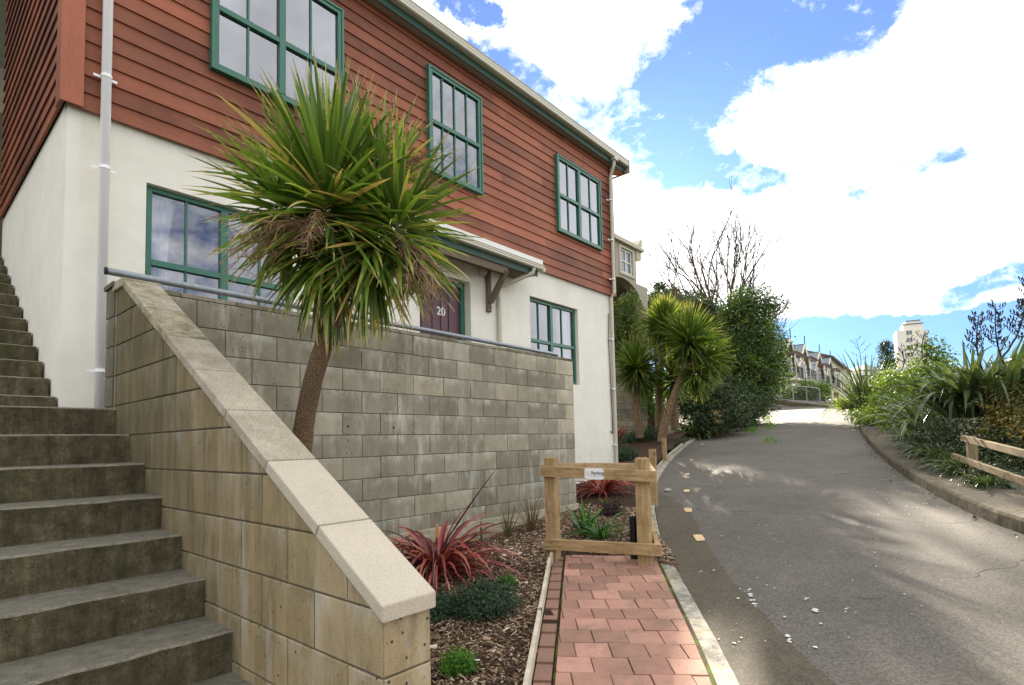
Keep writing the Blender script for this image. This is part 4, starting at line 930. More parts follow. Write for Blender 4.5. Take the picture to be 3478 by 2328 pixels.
# rear post: the barrier is a triangle in plan
def zdep(x, y, P): return zat(x, y, P)
cB = flat(AT(1471, 1150, 6.15))
zB = zat(1470, 1047, cB)
vpost(cB, zB)
def rail(a, b, za, zb, h=.094, t=.045, name='rail'):
    mb = MB(); mb.tone(None, 0.0); mb.bar((a.x, a.y, za), (b.x, b.y, zb), t, h); return mb.build(name, M['pine'], tb, bevel=.003)
z1L = zat(1240, 1078, PLp); z1R = zat(1503, 1090, PRp); z2L = zat(1241, 1245, PLp); z2R = zat(1510, 1256, PRp)
fo = -v*.077
e0, e1 = cL-u*.068, cR+u*.135
rail(e0+fo, e1+fo, z1L, z1R); rail(e0+fo+u*.01, e1+fo+u*.02, z2L, z2R)
sB = (cB-(e1+fo)).normalized(); nB = Vector((sB.y, -sB.x, 0))
rail(e1+fo+sB*.03-u*.024, cB+nB*.078+sB*.06, z1R+.0, zat(1482, 1068, cB)); rail(e1+fo+sB*.03-u*.01, cB+nB*.078+sB*.06, z2R, zat(1484, 1194, cB))
lB = (cL-cB).normalized(); rail(cL+v*.078-lB*.03, cB-sB*.078-lB*.08, zat(1262, 1073, PLp), zat(1470, 1070, cB))
# sign
sgc = e0+fo+(e1-e0)*.5-v*.0255; tS = ((1369-1240)/(1503-1240))
sp_ = e0+fo+(e1-e0)*tS; zs = z1L+(z1R-z1L)*tS; sg = thing('sign', tuple(sp_-v*.025+Vector((0, 0, zs))), 'small white no parking sign screwed to the top rail of the barrier', 'sign')
sc_ = sp_-v*.0265
mb = MB(); mb.tone(); mb.obox((sc_.x, sc_.y, zs+.0), u*.086, v*.0015, (0, 0, .049)); mb.build('sign_plate', M['sign_white'], sg)
ang = math.atan2(u.y, u.x)
text_mesh('Parking', .037, tuple(sc_-v*.003+u*.032+Vector((0, 0, zs+.006))), (PI/2, 0, ang), M['ink'], sg, 'lettering', .0006)
text_mesh('NO', .056, tuple(sc_-v*.003-u*.045+Vector((0, 0, zs+.002))), (PI/2, 0, ang), M['sign_cream'], sg, 'lettering', .0006)
mb = MB(); mb.tone(); p = sc_-v*.0025+u*.032; mb.obox((p.x, p.y, zs-.018), u*.04, v*.0004, (0, 0, .0012)); mb.build('underline', M['ink'], sg)
for (a, b) in ((-1, -1), (1, -1), (-1, 1), (1, 1)):
    mb = MB(); mb.tone(); p = sc_+u*.079*a; mb.tube([(p.x, p.y, zs+.042*b), tuple(p-v*.004+Vector((0, 0, zs+.042*b)))], .004, 8); mb.build('screw', M['black'], sg)
for (e, z) in ((e0, z1L), (e1, z1R), (e0, z2L), (e1, z2R)):
    for k in (-1, 1):
        s_ = .07 if e is e0 else -.06; p = e+fo+u*(s_+.018*k)-v*.022; mb = MB(); mb.tone(); mb.tube([tuple(p+Vector((0, 0, z+.018*k))), tuple(p-v*.003+Vector((0, 0, z+.018*k)))], .006, 8); mb.build('nail', M['galv'], tb)
for (x, yt, yb, lb) in ((1497, 1028, 1150, 'short pine stake standing beside the kerb just behind the barrier'), (1521, 1003, 1050, 'short pine stake at the foot of the leaning cabbage tree')):
    P = G(x, yb, .06 if x < 1500 else .1); o = vpost(P, zat(x, yt, P), None, .085 if x < 1500 else .095, 'timber_stake', road_h(P.x)-.1); tag(o, lb, 'stake', 'short timber stakes by the kerb')
# dark plastic drain pipe standing behind the right post
Pd = cR+v*.13-u*.10; mb = MB()
zt = zat(1440, 1183, Pd)
for k in range(5): mb.tone(); a_ = -1.4+k*.7; mb.tube([(Pd.x+.035*math.cos(a_), Pd.y+.035*math.sin(a_), road_h(Pd.x)-.1), (Pd.x+.035*math.cos(a_), Pd.y+.035*math.sin(a_), zt)], .032, 10)
tag(mb.build('drain_pipe', M['black'], origin=(Pd.x, Pd.y, -1.1), bevel=0), 'black ribbed plastic pipe upright behind the right post of the barrier', 'pipe')
# timber edging along the kerb behind the barrier
mb = MB(); ed = [p for p in resample(offset(LA, .165), 420) if 5.25 < p.x < 18.2][::9]
board_line(mb, ed, .022, .10, .0, lambda x, y: road_h(x)+.03); tag(mb.build('garden_edging', M['pine_pale'], origin=(9, 4.6, -.8)), 'curved timber board edging that follows the kerb behind the barrier', 'edging')
P = G(1528, 1125); mb = MB(); mb.tone(); mb.sphere((P.x, P.y, P.z+.02), .07, 7, 5, (1.3, .8, .45)); tag(mb.build('rock', M['stone'], origin=tuple(P)), 'flat pale stone lying on the road against the kerb', 'stone')

# ------------------------------------------------------------------ plant generators (numpy)
def straps(base, az, el, L, W, droop, ta, S=7, power=1.4, fold=.22, wbase=.55, roll=None, kink=None):
    """arching strap leaves: returns V, F, C"""
    N = len(az); base = np.asarray(base, float); base = np.broadcast_to(base, (N, 3)) if base.ndim == 1 else base
    s = np.linspace(0, 1, S+1); e = el[:, None]-droop[:, None]*s[None, :]**power
    if kink is not None:
        kp = np.clip((s[None, :]-kink[0][:, None])*8, 0, 1); e = e-kp*kink[1][:, None]
    ds = L[:, None]/S; em = (e[:, 1:]+e[:, :-1])/2
    r = np.concatenate([np.zeros((N, 1)), np.cumsum(np.cos(em)*ds, 1)], 1); z = np.concatenate([np.zeros((N, 1)), np.cumsum(np.sin(em)*ds, 1)], 1)
    P = np.stack([base[:, 0:1]+r*np.cos(az)[:, None], base[:, 1:2]+r*np.sin(az)[:, None], base[:, 2:3]+z], -1)
    rl = RNG.normal(0, .45, N) if roll is None else roll
    side0 = np.stack([-np.sin(az), np.cos(az), np.zeros(N)], -1)[:, None, :]*np.ones((1, S+1, 1))
    T = np.stack([np.cos(e)*np.cos(az)[:, None], np.cos(e)*np.sin(az)[:, None], np.sin(e)], -1); U = np.cross(T, side0)
    ang = rl[:, None, None]*s[None, :, None]; side = side0*np.cos(ang)+U*np.sin(ang); U2 = np.cross(T, side)
    wp = (wbase+(1-wbase)*np.clip(s/.3, 0, 1))*np.clip((1-s)/.62, 0, 1)**.75; wp[-1] = .02
    ww = W[:, None, None]*wp[None, :, None]/2
    V = np.stack([P-side*ww, P+U2*ww*fold*2*-1, P+side*ww], 2)   # N,S+1,3,3
    idx = np.arange(N*(S+1)*3).reshape(N, S+1, 3)
    F = np.stack([np.stack([idx[:, :-1, k], idx[:, :-1, k+1], idx[:, 1:, k+1], idx[:, 1:, k]], -1) for k in (0, 1)], 2).reshape(-1, 4)
    C = np.zeros((N, S, 2, 3)); C[..., 0] = ta[:, None, None]; C[..., 1] = ((s[1:]+s[:-1])/2)[None, :, None]; C[..., 2] = .5
    return V.reshape(-1, 3), F, C.reshape(-1, 3)
def merge(parts):
    V, F, C, o = [], [], [], 0
    for v, f, c in parts: V.append(v); F.append(f+o); C.append(c); o += len(v)
    return np.concatenate(V), np.concatenate(F), np.concatenate(C)
def U_(a, b, n): return RNG.uniform(a, b, n)
def leaves_at(P, size, ta, up=.35, asp=.55, nrm=None):
    n = len(P); a = RNG.normal(size=(n, 3)); a /= np.linalg.norm(a, axis=1, keepdims=True)
    nn = RNG.normal(size=(n, 3)); nn[:, 2] = np.abs(nn[:, 2])+up
    if nrm is not None: nn += nrm*.9
    nn /= np.linalg.norm(nn, axis=1, keepdims=True)
    a = a-nn*np.sum(a*nn, 1, keepdims=True); a /= np.linalg.norm(a, axis=1, keepdims=True)+1e-9; b = np.cross(nn, a)
    L = (size*U_(.6, 1.4, n))[:, None]
    fold = nn*L*.12
    V = np.stack([P-a*L*.5, P+b*L*asp*.5+fold, P+a*L*.5, P-b*L*asp*.5+fold], 1).reshape(-1, 3)
    F = np.arange(n*4).reshape(n, 4); C = np.stack([ta, U_(0, .8, n), np.full(n, .5)], 1)
    return V, F, C
def crown(blobs, nclump, nleaf, size, clr=.16, shell=.55, jit=.25, flat=1.0, tone=(0., .85), fill=.25):
    """clumps of leaves through ellipsoids: uneven outline with gaps"""
    bl = np.array(blobs, float); vol = (bl[:, 3]*bl[:, 4]+bl[:, 4]*bl[:, 5]+bl[:, 3]*bl[:, 5]); k = RNG.choice(len(bl), nclump, p=vol/vol.sum())
    d = RNG.normal(size=(nclump, 3)); d /= np.linalg.norm(d, axis=1, keepdims=True)
    rad = np.where(RNG.random(nclump) < fill, U_(.1, shell, nclump), U_(shell, 1.0+jit*.5, nclump)*(1+RNG.normal(0, jit*.35, nclump)))
    cc = bl[k, :3]+d*bl[k, 3:]*rad[:, None]
    tc_ = U_(tone[0], tone[1], nclump)**1.3
    cr = clr*U_(.5, 1.5, nclump)
    P = np.repeat(cc, nleaf, 0)+RNG.normal(size=(nclump*nleaf, 3))*np.repeat(cr, nleaf)[:, None]*np.array([1, 1, flat])*.6
    ta = np.clip(np.repeat(tc_, nleaf)+RNG.normal(0, .13, nclump*nleaf), 0, 1)
    return leaves_at(P, size, ta, nrm=np.repeat(d, nleaf, 0))
def blob(x, y, dep, rx, ry=None, rz=None): p = AT(x, y, dep); ry = ry or rx; return (p.x, p.y, p.z, rx, ry, rz or rx)
def bed(x, y): p = G(x, y, .06); return Vector((p.x, p.y, bed_h(p.x, p.y))) if p.x > 1 else p

# ------------------------------------------------------------------ cabbage trees
def head(c, n, Lm, W=.036, elr=(-75, 88), droop=(.15, .9), tmax=.86, skew=None, S=7, dead=.06):
    c = np.array(c, float); az = U_(0, 2*PI, n); q = RNG.random(n); el = np.radians(elr[0]+(elr[1]-elr[0])*q**.85)
    L = Lm*U_(.72, 1.12, n)*np.where(el < 0, .92, 1); dr = U_(*droop, n)*np.clip(1.15-np.sin(el), .12, 1.5)
    lo = el < -.3; dr = np.where(lo, U_(.05, .5, n), dr)
    ta = np.clip(RNG.beta(2, 2.4, n)*tmax, 0, .85); ta = np.where(RNG.random(n) < dead+np.where(el < 0, dead*1.5, 0), U_(.9, 1, n), ta)
    off = np.stack([np.cos(az)*np.cos(el), np.sin(az)*np.cos(el), np.sin(el)], 1)*.05+np.array([0, 0, 1])*((q-.5)*.16)[:, None]
    if skew is not None:
        pass
    return straps(c+off, az, el, L, W*U_(.75, 1.2, n), dr, ta, S=S, power=1.5, fold=.3, wbase=.6, roll=RNG.normal(0, .5, n))
def stalks(mb, c, axis, n, L, spread, r=.0026):
    c = Vector(c); axis = Vector(axis).normalized()
    for i in range(n):
        d = (axis+Vector((random.gauss(0, spread), random.gauss(0, spread), random.gauss(0, spread*.7)))).normalized(); p = c.copy(); pts = [p.copy()]; ll = L*random.uniform(.5, 1.15)
        for k in range(6): d = (d+Vector((random.gauss(0, .09), random.gauss(0, .09), -.13+random.gauss(0, .07)))).normalized(); p = p+d*ll/6; pts.append(p.copy())
        mb.tone(random.random()); mb.tube(pts, [r*1.5*(1-.1*k) for k in range(7)], 3, cap=False)
        for k in range(1, 7):
            for _ in range(3):
                e = (d+Vector((random.gauss(0, .8), random.gauss(0, .8), random.gauss(-.1, .7)))).normalized(); q = pts[k]; qq = [q]; l2 = L*random.uniform(.10, .34)
                for m_ in range(3): e = (e+Vector((random.gauss(0, .22), random.gauss(0, .22), -.12))).normalized(); q = q+e*l2/3; qq.append(q)
                mb.tone(random.random()); mb.tube(qq, [r, r*.8, r*.6, r*.3], 3, cap=False)
ct = thing('cabbage_tree', (1.70, 3.30, -1.15), 'big leaning cabbage tree with spiky green heads in the bark garden behind the sloping wall', 'tree')
tp = [Vector((1.69, 3.32, -1.25)), Vector((1.70, 3.31, -.6)), AT(690, 1010, 3.45), AT(703, 930, 3.45), AT(719, 860, 3.43), AT(741, 790, 3.42), AT(768, 725, 3.40), AT(782, 680, 3.39), AT(782, 630, 3.40)]
sm = [tp[0]]
for a, b in zip(tp, tp[1:]): sm += [a.lerp(b, .5), b]
mb = MB(); mb.tone(.5, .5, .5); nn_ = len(sm)
rad = [(.064 if k < 5 else .058-.009*(k-5)/(nn_-5))*random.uniform(.97, 1.04) for k in range(nn_)]
sm2 = smooth(sm, 1); rad2 = [rad[min(nn_-1, int(k*nn_/len(sm2)))] for k in range(len(sm2))]
mb.tube(sm2, rad2, 18); trk = mb.build('trunk', M['bark_cabbage'], ct, smooth=True)
HE = [((752, 466), 3.30, 480, .66, (-40, 88)), ((868, 440), 3.55, 180, .54, (-25, 84)), ((655, 490), 3.40, 200, .50, (-65, 60)), ((910, 525), 3.36, 280, .52, (-65, 50)), ((750, 575), 3.42, 230, .55, (-86, -15)), ((850, 570), 3.30, 170, .52, (-85, -5))]
mb = MB(); mb.tone(.5, .5, .5)
for (q, dp_, *_r) in HE[:4]: 
    c = AT(*q, dp_); mb.tube([AT(782, 640, 3.40), AT(782, 640, 3.40).lerp(c, .5)+Vector((0, 0, .02)), c-Vector((0, 0, .05))], [.05, .04, .035], 10)
mb.build('limb', M['bark_cabbage'], ct, smooth=True)
npmesh('crown', *merge([head(AT(*q, d_), int(n*.85), L_, .032, er, (.05, .62), .92) for q, d_, n, L_, er in HE]), M['cabbage_leaf'], ct)
mb = MB()
stalks(mb, AT(735, 520, 3.15), AT(590, 480, 3.05)-AT(735, 500, 3.15)+Vector((0, 0, .04)), 15, .52, .30)
stalks(mb, AT(730, 480, 3.05), AT(690, 560, 2.9)-AT(740, 480, 3.1), 7, .34, .32)
stalks(mb, AT(860, 430, 3.35), AT(900, 320, 3.3)-AT(860, 430, 3.35), 16, .44, .30)
stalks(mb, AT(905, 530, 3.25), AT(1010, 640, 3.15)-AT(905, 520, 3.25), 18, .48, .26)
mb.build('flower_stalks', M['dry_stalk'], ct)
# background group
def far_ct(path, heads, lab, dep):
    P = [AT(x, y, dep) for x, y in path]; base = P[0]; t = thing('cabbage_tree', tuple(base), lab, 'tree', 'cabbage trees behind the house corner')
    mb = MB(); mb.tone(.5, .5, .5); S_ = smooth(P, 2); mb.tube(S_, [.13-.05*k/len(S_) for k in range(len(S_))], 10); mb.build('trunk', M['bark_far'], t, smooth=True)
    mb = MB(); mb.tone(.5, .5, .5)
    for (x, y, dd, n, L_, er) in heads: mb.tube([P[-1], P[-1].lerp(AT(x, y, dd), .6), AT(x, y, dd)], [.08, .065, .06], 8)
    mb.build('limb', M['bark_far'], t, smooth=True)
    npmesh('crown', *merge([head(AT(x, y, dd), n, L_, .055, er, (.1, .7), .95, S=5, dead=.10) for (x, y, dd, n, L_, er) in heads]), M['far_cabbage_leaf'], t)
    return t
far_ct([(1464, 1003), (1462, 960), (1456, 920), (1454, 880)], [(1455, 845, 16.2, 420, .98, (-80, 85)), (1470, 858, 16.4, 160, .85, (-80, 20))], 'round-headed cabbage tree closest to the white house corner', 16.2)
far_ct([(1507, 1003), (1508, 930), (1510, 860), (1516, 790)], [(1520, 748, 16.8, 620, .90, (-75, 88))], 'tallest slender cabbage tree, its head against the pine trees', 16.8)
far_ct([(1513, 1012), (1521, 965), (1540, 910), (1556, 870), (1566, 840)], [(1576, 785, 15.6, 560, 1.05, (-75, 88)), (1618, 822, 15.4, 260, .85, (-80, 50)), (1590, 858, 15.2, 180, .8, (-86, 20))], 'leaning cabbage tree with the widest head beside the hedge', 15.4)
far_ct([(1545, 985), (1543, 940), (1541, 900)], [(1541, 872, 16.4, 300, .78, (-70, 88))], 'short cabbage tree tucked low between the two trunks', 16.4)

# ------------------------------------------------------------------ garden plants
def clump(name, mat, P, n, L, W, lab, cat, elr=(25, 85), droop=(.6, 1.9), S=8, group=None, tb=(0, 1), spread=.05, roll=.5, part='leaves', fold=.2, kinkp=0):
    t = thing(name, tuple(P), lab, cat, group); az = U_(0, 2*PI, n); el = np.radians(U_(*elr, n))
    base = np.array(P)+np.stack([np.cos(az), np.sin(az), np.zeros(n)], 1)*U_(0, spread, n)[:, None]
    ta = U_(*tb, n); kk = None
    if kinkp: kk = (U_(.35, .8, n), np.where(RNG.random(n) < kinkp, U_(.7, 1.5, n), 0))
    npmesh(part, *straps(base, az, el, L*U_(.55, 1.1, n), W*U_(.6, 1.15, n), U_(*droop, n), ta, S=S, roll=RNG.normal(0, roll, n), fold=fold, kink=kk), mat, t); return t
fx_ = bed(1000, 1315)
f1 = clump('red_flax', M['red_flax'], fx_, 190, .86, .036, 'large crimson flax in front of the grey block wall beside the stair wall', 'flax plant', (30, 82), (1.2, 2.9), group='red flaxes', spread=.10)
npmesh('spear_leaf', *straps(np.array(fx_)+[[.02, 0, .2]], np.array([-.75]), np.array([.98]), np.array([.92]), np.array([.055]), np.array([.1]), np.array([.0]), fold=.2, roll=np.array([.3])), M['red_flax'], f1)
f2 = bed(1378, 1132); clump('red_flax', M['red_flax'], f2, 140, .74, .034, 'crimson flax seen through the timber barrier below the sign', 'flax plant', (20, 75), (.9, 2.3), group='red flaxes', spread=.12)
f3 = bed(1416, 1022); clump('red_flax', M['red_flax'], f3, 80, .62, .034, 'small crimson flax half hidden by the far white corner of the house', 'flax plant', (30, 80), (.7, 1.9), group='red flaxes')
clump('tussock', M['tussock'], bed(1162, 1228), 34, .42, .009, 'small upright green tussock against the foot of the block wall', 'grass tuft', (58, 88), (.05, .5), group='tussocks along the wall', tb=(0, .6), S=5)
clump('tussock', M['tussock'], bed(1217, 1214), 80, .50, .007, 'bronze wispy tussock just left of the barrier', 'grass tuft', (50, 88), (.05, .6), group='tussocks along the wall', tb=(.3, 1), S=5)
clump('tussock', M['tussock'], bed(1285, 1205), 16, .36, .009, 'thin reddish tussock right of the left barrier post', 'grass tuft', (50, 85), (.1, .6), group='tussocks along the wall', tb=(.8, 1), S=5)
clump('tussock', M['tussock'], bed(1100, 1235), 14, .34, .010, 'sparse olive tussock behind the large crimson flax', 'grass tuft', (55, 85), (.1, .5), group='tussocks along the wall', tb=(0, .4), S=5)
clump('clivia', M['strap_green'], bed(1339, 1222), 18, .50, .052, 'upright broad-leaved green plant inside the barrier', 'plant', (48, 82), (.1, 1.1), group='broad leaved plants', spread=.02)
clump('clivia', M['strap_green'], bed(1376, 1232), 60, .46, .022, 'arching narrow-leaved green plant inside the barrier', 'plant', (25, 75), (.8, 2.2), group='broad leaved plants', spread=.03)
def cushion(name, mat, P, r, n, size, lab, cat, sc=(1, 1, .75), group=None, clr=.05, tone=(0, .9)):
    t = thing(name, tuple(P), lab, cat, group)
    npmesh('foliage', *crown([(P.x, P.y, P.z+r*sc[2]*.55, r*sc[0], r*sc[1], r*sc[2])], n, 10, size, clr, .6, .12, tone=tone, fill=.3), mat, t); return t
cushion('cushion_plant', M['moss_green'], bed(1160, 1334), .075, 340, .010, 'bright green round cushion plant beyond the dark juniper', 'plant', group='bright green cushions', clr=.012)
cushion('cushion_plant', M['moss_green'], bed(1048, 1530), .10, 560, .011, 'bright green round cushion plant at the bottom of the bark garden', 'plant', group='bright green cushions', clr=.014)
cushion('juniper', M['juniper'], bed(1115, 1403), .25, 1300, .016, 'wide low dark juniper on the bark between the two cushions', 'shrub', (1, .85, .55), 'low junipers', .045)
cushion('juniper', M['juniper'], bed(1008, 1405), .20, 700, .016, 'low dark juniper partly hidden by the end of the stair wall', 'shrub', (1, .9, .40), 'low junipers', .035)
cushion('juniper', M['juniper'], bed(1428, 1062), .36, 420, .03, 'low green juniper beside the far white corner of the house', 'shrub', (1.1, 1, .55), 'low junipers', .05)
cushion('juniper', M['juniper'], bed(1442, 1030), .34, 320, .03, 'flat blue-green juniper in front of the small crimson flax', 'shrub', (1.3, 1, .5), 'low junipers', .05, (.3, 1))
cushion('juniper', M['juniper'], bed(1482, 1026), .48, 500, .035, 'dark green juniper at the feet of the cabbage trees', 'shrub', (1.4, 1, .55), 'low junipers', .06)
cushion('burgundy_shrub', M['burgundy'], bed(1400, 1180), .15, 330, .02, 'small dark burgundy shrub inside the barrier', 'shrub', (1.1, 1, .8), None, .035)
clump('seedling', M['grass_bright'], bed(1386, 1150), 16, .13, .016, 'small pale yellowish sprig in front of the burgundy shrub', 'plant', (20, 80), (.1, .8), S=4)
clump('dried_agave', M['dark_leaf'], bed(1480, 1008), 30, .42, .04, 'dark withered rosette at the foot of the back block wall', 'plant', (10, 80), (.2, 1.2), S=5)
clump('house_plant', M['dark_leaf'], Vector((2.15, 6.42, 1.05)), 70, .80, .035, 'dark spiky plant behind the glass of the large ground floor window', 'house plant', (58, 88), (.02, .3), S=5, tb=(0, .2), spread=.22)

# bark chips
def chips(n, area, smin, smax, name='bark_chips'):
    Vs, Cs = [], []
    k = 0; P = []
    while len(P) < n:
        p = area()
        if p is not None: P.append(p)
    P = np.array(P); n = len(P); yaw = U_(0, PI, n); L = RNG.lognormal(0, .55, n)*smin; L = np.clip(L, .006, smax); W = L*U_(.12, .42, n); T = np.minimum(W*.4, .006)
    a = np.stack([np.cos(yaw), np.sin(yaw), RNG.normal(0, .28, n)], 1); a /= np.linalg.norm(a, axis=1, keepdims=True)
    b = np.cross(np.broadcast_to([0, 0, 1.], (n, 3)), a); b /= np.linalg.norm(b, axis=1, keepdims=True); tl = RNG.normal(0, .35, n)[:, None]; c = np.cross(a, b); b, c = b*np.cos(tl)+c*np.sin(tl), c*np.cos(tl)-b*np.sin(tl)
    sg = [(-1, -1, -1), (1, -1, -1), (1, 1, -1), (-1, 1, -1), (-.8, -.7, 1), (.9, -.8, 1), (.8, .9, 1), (-.9, .7, 1)]
    V = np.stack([P+a*(L/2)[:, None]*x+b*(W/2)[:, None]*y+c*(T/2)[:, None]*z for x, y, z in sg], 1).reshape(-1, 3)
    F = (np.arange(n)[:, None, None]*8+np.array([(4, 5, 6, 7), (0, 1, 5, 4), (1, 2, 6, 5), (2, 3, 7, 6), (3, 0, 4, 7)])[None]).reshape(-1, 4)
    ta = np.clip(RNG.beta(1.3, 1.45, n), 0, 1); C = np.repeat(np.stack([ta, U_(0, 1, n), U_(0, 1, n)], 1), 5, 0)
    o = npmesh(name, V, F, C, M['chip'], None, (3, 2.5, -1.2)); o['kind'] = 'stuff'; o['label'] = 'coarse bark mulch chips covering the garden bed'; o['category'] = 'bark chips'
def area_near():
    x = random.uniform(1.25, 6.6); y = random.uniform(1.3, 5.6)
    p = Vector((x, y, 0)); 
    if y > 4.33 and x < 6.35: return None
    if (p-PL0).dot(pn) > -.135 and x < 4.4: return None
    if x >= 4.2 and (p-PL0).dot(pn) > .95: return None
    return (x, y, bed_h(x, y)+random.uniform(.0, .014))
chips(62000, area_near, .0205, .12)
def area_far():
    x = random.uniform(6.4, 13.5); y = random.uniform(3, 9)
    i = min(range(0, len(LA), 3), key=lambda k: abs(LA[k].x-x)) if False else None
    yk = 2.17+(x-4.5)*.62*1.0
    return (x, y, bed_h(x, y)+random.uniform(0, .01)) if y > yk+.1 and y < 5.6+(x-9.6)*2*(x > 9.6) else None

# ------------------------------------------------------------------ shrubs and trees on the left bank
def tree(name, blobs, lab, cat, mat, nc, nl, size, clr, trunk=None, group=None, shell=.6, fill=.2, base=None, flat=1., tone=(0, .85), tr=.14, jit=.28):
    b0 = base or Vector((blobs[0][0], blobs[0][1], road_h(blobs[0][0])))
    t = thing(name, tuple(b0), lab, cat, group)
    npmesh('crown', *crown(blobs, nc, nl, size, clr, shell, jit, flat, tone, fill), mat, t)
    mb = MB(); mb.tone(.5, .5, .5)
    for b in blobs[:7]: mb.tube([b0+Vector((random.uniform(-.1, .1), random.uniform(-.1, .1), -.3)), b0.lerp(Vector(b[:3]), .5)+Vector((0, 0, .15)), Vector(b[:3])+Vector((0, 0, b[5]*.4))], [tr, tr*.6, tr*.2], 7)
    mb.build('trunk', M['bark_tree'], t); return t
tree('shrub', [blob(1432, 730, 19.5, .62, .62, .75), blob(1450, 775, 19.5, .45), blob(1418, 790, 19.5, .5)], 'leafy round shrub growing in front of the arch of the beige house', 'shrub', M['hedge_leaf'], 420, 12, .10, .13, tone=(.3, .95))
tree('shrub', [blob(1490, 905, 18.4, .5), blob(1510, 940, 18.2, .35), blob(1480, 870, 18.6, .4)], 'bright leafy shrub behind the sloping block wall', 'shrub', M['grass_bright'], 220, 9, .09, .14, tone=(.0, .5))
hb = [blob(1715, 705, 26, 1.0, 1.2, .9), blob(1690, 775, 26, 1.35, 1.4, 1.3), blob(1735, 800, 27, 1.3), blob(1748, 855, 28, .95, 1.3, 1.1), blob(1700, 870, 26, 1.6, 1.6, 1.5), blob(1650, 850, 25, 1.1, 1.3, 1.5), blob(1700, 905, 26, 1.1, 1.2, .9), blob(1680, 930, 25, 1.4, 1.3, .9)]
tree('evergreen_tree', hb, 'tall dense evergreen tree at the bend of the road', 'tree', M['hedge_leaf'], 4200, 13, .125, .26, tr=.2, shell=.72, fill=.25, jit=.2, base=Vector((AT(1700, 900, 26).x, AT(1700, 900, 26).y, .5)))
tree('evergreen_tree', [blob(1592, 712, 29, 1.1, 1.2, .75), blob(1610, 760, 29, 1.3, 1.2, 1.3), blob(1640, 735, 29, .9), blob(1565, 765, 30, 1.0)], 'rounded dark evergreen tree behind the leaning cabbage tree', 'tree', M['dark_leaf'], 1500, 12, .12, .24, tr=.2, jit=.15, tone=(.1, 1))
tree('shrub', [blob(1640, 945, 20, .8, 1.1, .55), blob(1665, 915, 20.5, .8, 1, .7), blob(1710, 930, 24, .9, 1.2, .5), blob(1625, 905, 20, .7), blob(1618, 962, 19.3, .6, .7, .45), blob(1650, 968, 20.6, .6, .7, .4), blob(1682, 956, 22, .7, .7, .4), blob(1702, 948, 24, .6, .7, .35), blob(1722, 935, 26, .45, .6, .35), blob(1590, 900, 21, .9, 1, .9), blob(1570, 930, 20, .5, .6, .5)], 'dark low shrub with dry flower heads beside the road', 'shrub', M['dark_leaf'], 2600, 11, .085, .2, tone=(.1, 1))
hy = thing('hydrangea', tuple(G(1650, 985)), 'hydrangea with dried straw coloured flower heads by the road edge', 'shrub')
for (x, y) in [(1641, 968), (1650, 972), (1655, 945), (1672, 936), (1686, 940), (1692, 932), (1697, 944), (1684, 950), (1645, 955), (1676, 958), (1638, 948), (1704, 938)]:
    p = AT(x, y-4, 18.6+(x-1640)*.05); npmesh('flower_head', *crown([(p.x, p.y, p.z, .10, .10, .08)], 26, 7, .028, .025, .6), M['bloom_dry'], hy)
clump('strap_plant', M['green_flax'], G(1590, 1001, .05), 170, 1.35, .045, 'arching glossy strap-leaved plant at the end of the garden bed', 'plant', (25, 80), (.9, 2.2), group=None, tb=(.3, .95), spread=.35, S=7)
clump('strap_plant', M['green_flax'], G(1625, 990, .05), 140, 1.0, .04, 'dense dark strap-leaved plant by the road between bed and hedge', 'plant', (15, 75), (.9, 2.2), tb=(.1, .8), spread=.4, S=6)
clump('fern', M['grass_bright'], G(1738, 942), 60, .8, .05, 'green fern at the foot of the evergreen by the bend', 'fern', (5, 60), (.4, 1.5), S=5, tb=(0, .6), spread=.3)
# weeds at the road edge
pts = []
for (x0, y0, x1, y1, n) in [(1712, 955, 1728, 990, 70), (1752, 945, 1762, 985, 70), (1700, 970, 1722, 995, 40), (1755, 1000, 1768, 1012, 20), (1560, 985, 1610, 1000, 90), (1740, 940, 1755, 955, 40)]:
    for _ in range(n):
        k = random.random(); pts.append(np.array(G(x0+(x1-x0)*k+random.gauss(0, 2.5), y0+(y1-y0)*k+random.gauss(0, 2), .01)))
pts = np.array(pts); rep = np.repeat(pts, 14, 0)+RNG.normal(0, 1, (len(pts)*14, 3))*[.11, .11, .012]; rep[:, 2] += .02
o = npmesh('weeds', *leaves_at(rep, .045, U_(0, 1, len(rep)), up=1.2), M['grass_bright'], None, tuple(pts[0])); tag(o, 'bright green weeds creeping over the road edge', 'weeds', kind='stuff')
# bare tree
bt = thing('bare_tree', tuple(AT(1655, 880, 33)), 'leafless many-branched tree rising behind the evergreens', 'tree')
mb = MB(); mb.tone(.5, .5, .5); LIM = []
def branch(p, d, L, r, lev, mbx):
    pts = [p]; n = 5 if lev < 2 else 4; q = p
    for k in range(n):
        d = (d+Vector((random.gauss(0, .07), random.gauss(0, .07), .035))).normalized(); q = q+d*L/n; pts.append(q)
    mbx.tube(pts, [r*(1-.5*k/n) for k in range(n+1)], 6 if lev < 2 else 4, cap=False)
    if lev >= 5 or r < .011: return
    for k in range(2 if lev else 3):
        i = random.choice(range(2, n+1)); a = pts[i]; ang = random.uniform(.25, .62); dd = (d+Vector((random.gauss(0, 1), random.gauss(0, 1), random.gauss(0, .35))).normalized()*math.tan(ang)).normalized()
        branch(a, dd, L*random.uniform(.55, .8), r*random.uniform(.5, .68), lev+1, mbx)
    branch(pts[-1], d, L*.6, r*.5, lev+1, mbx)
b0 = AT(1655, 850, 33)
mb.tube([b0-Vector((0, 0, 2)), b0, b0+Vector((0, 0, 1.2))], [.26, .22, .2], 8)
mb.build('trunk', M['bark_tree'], bt, smooth=True)
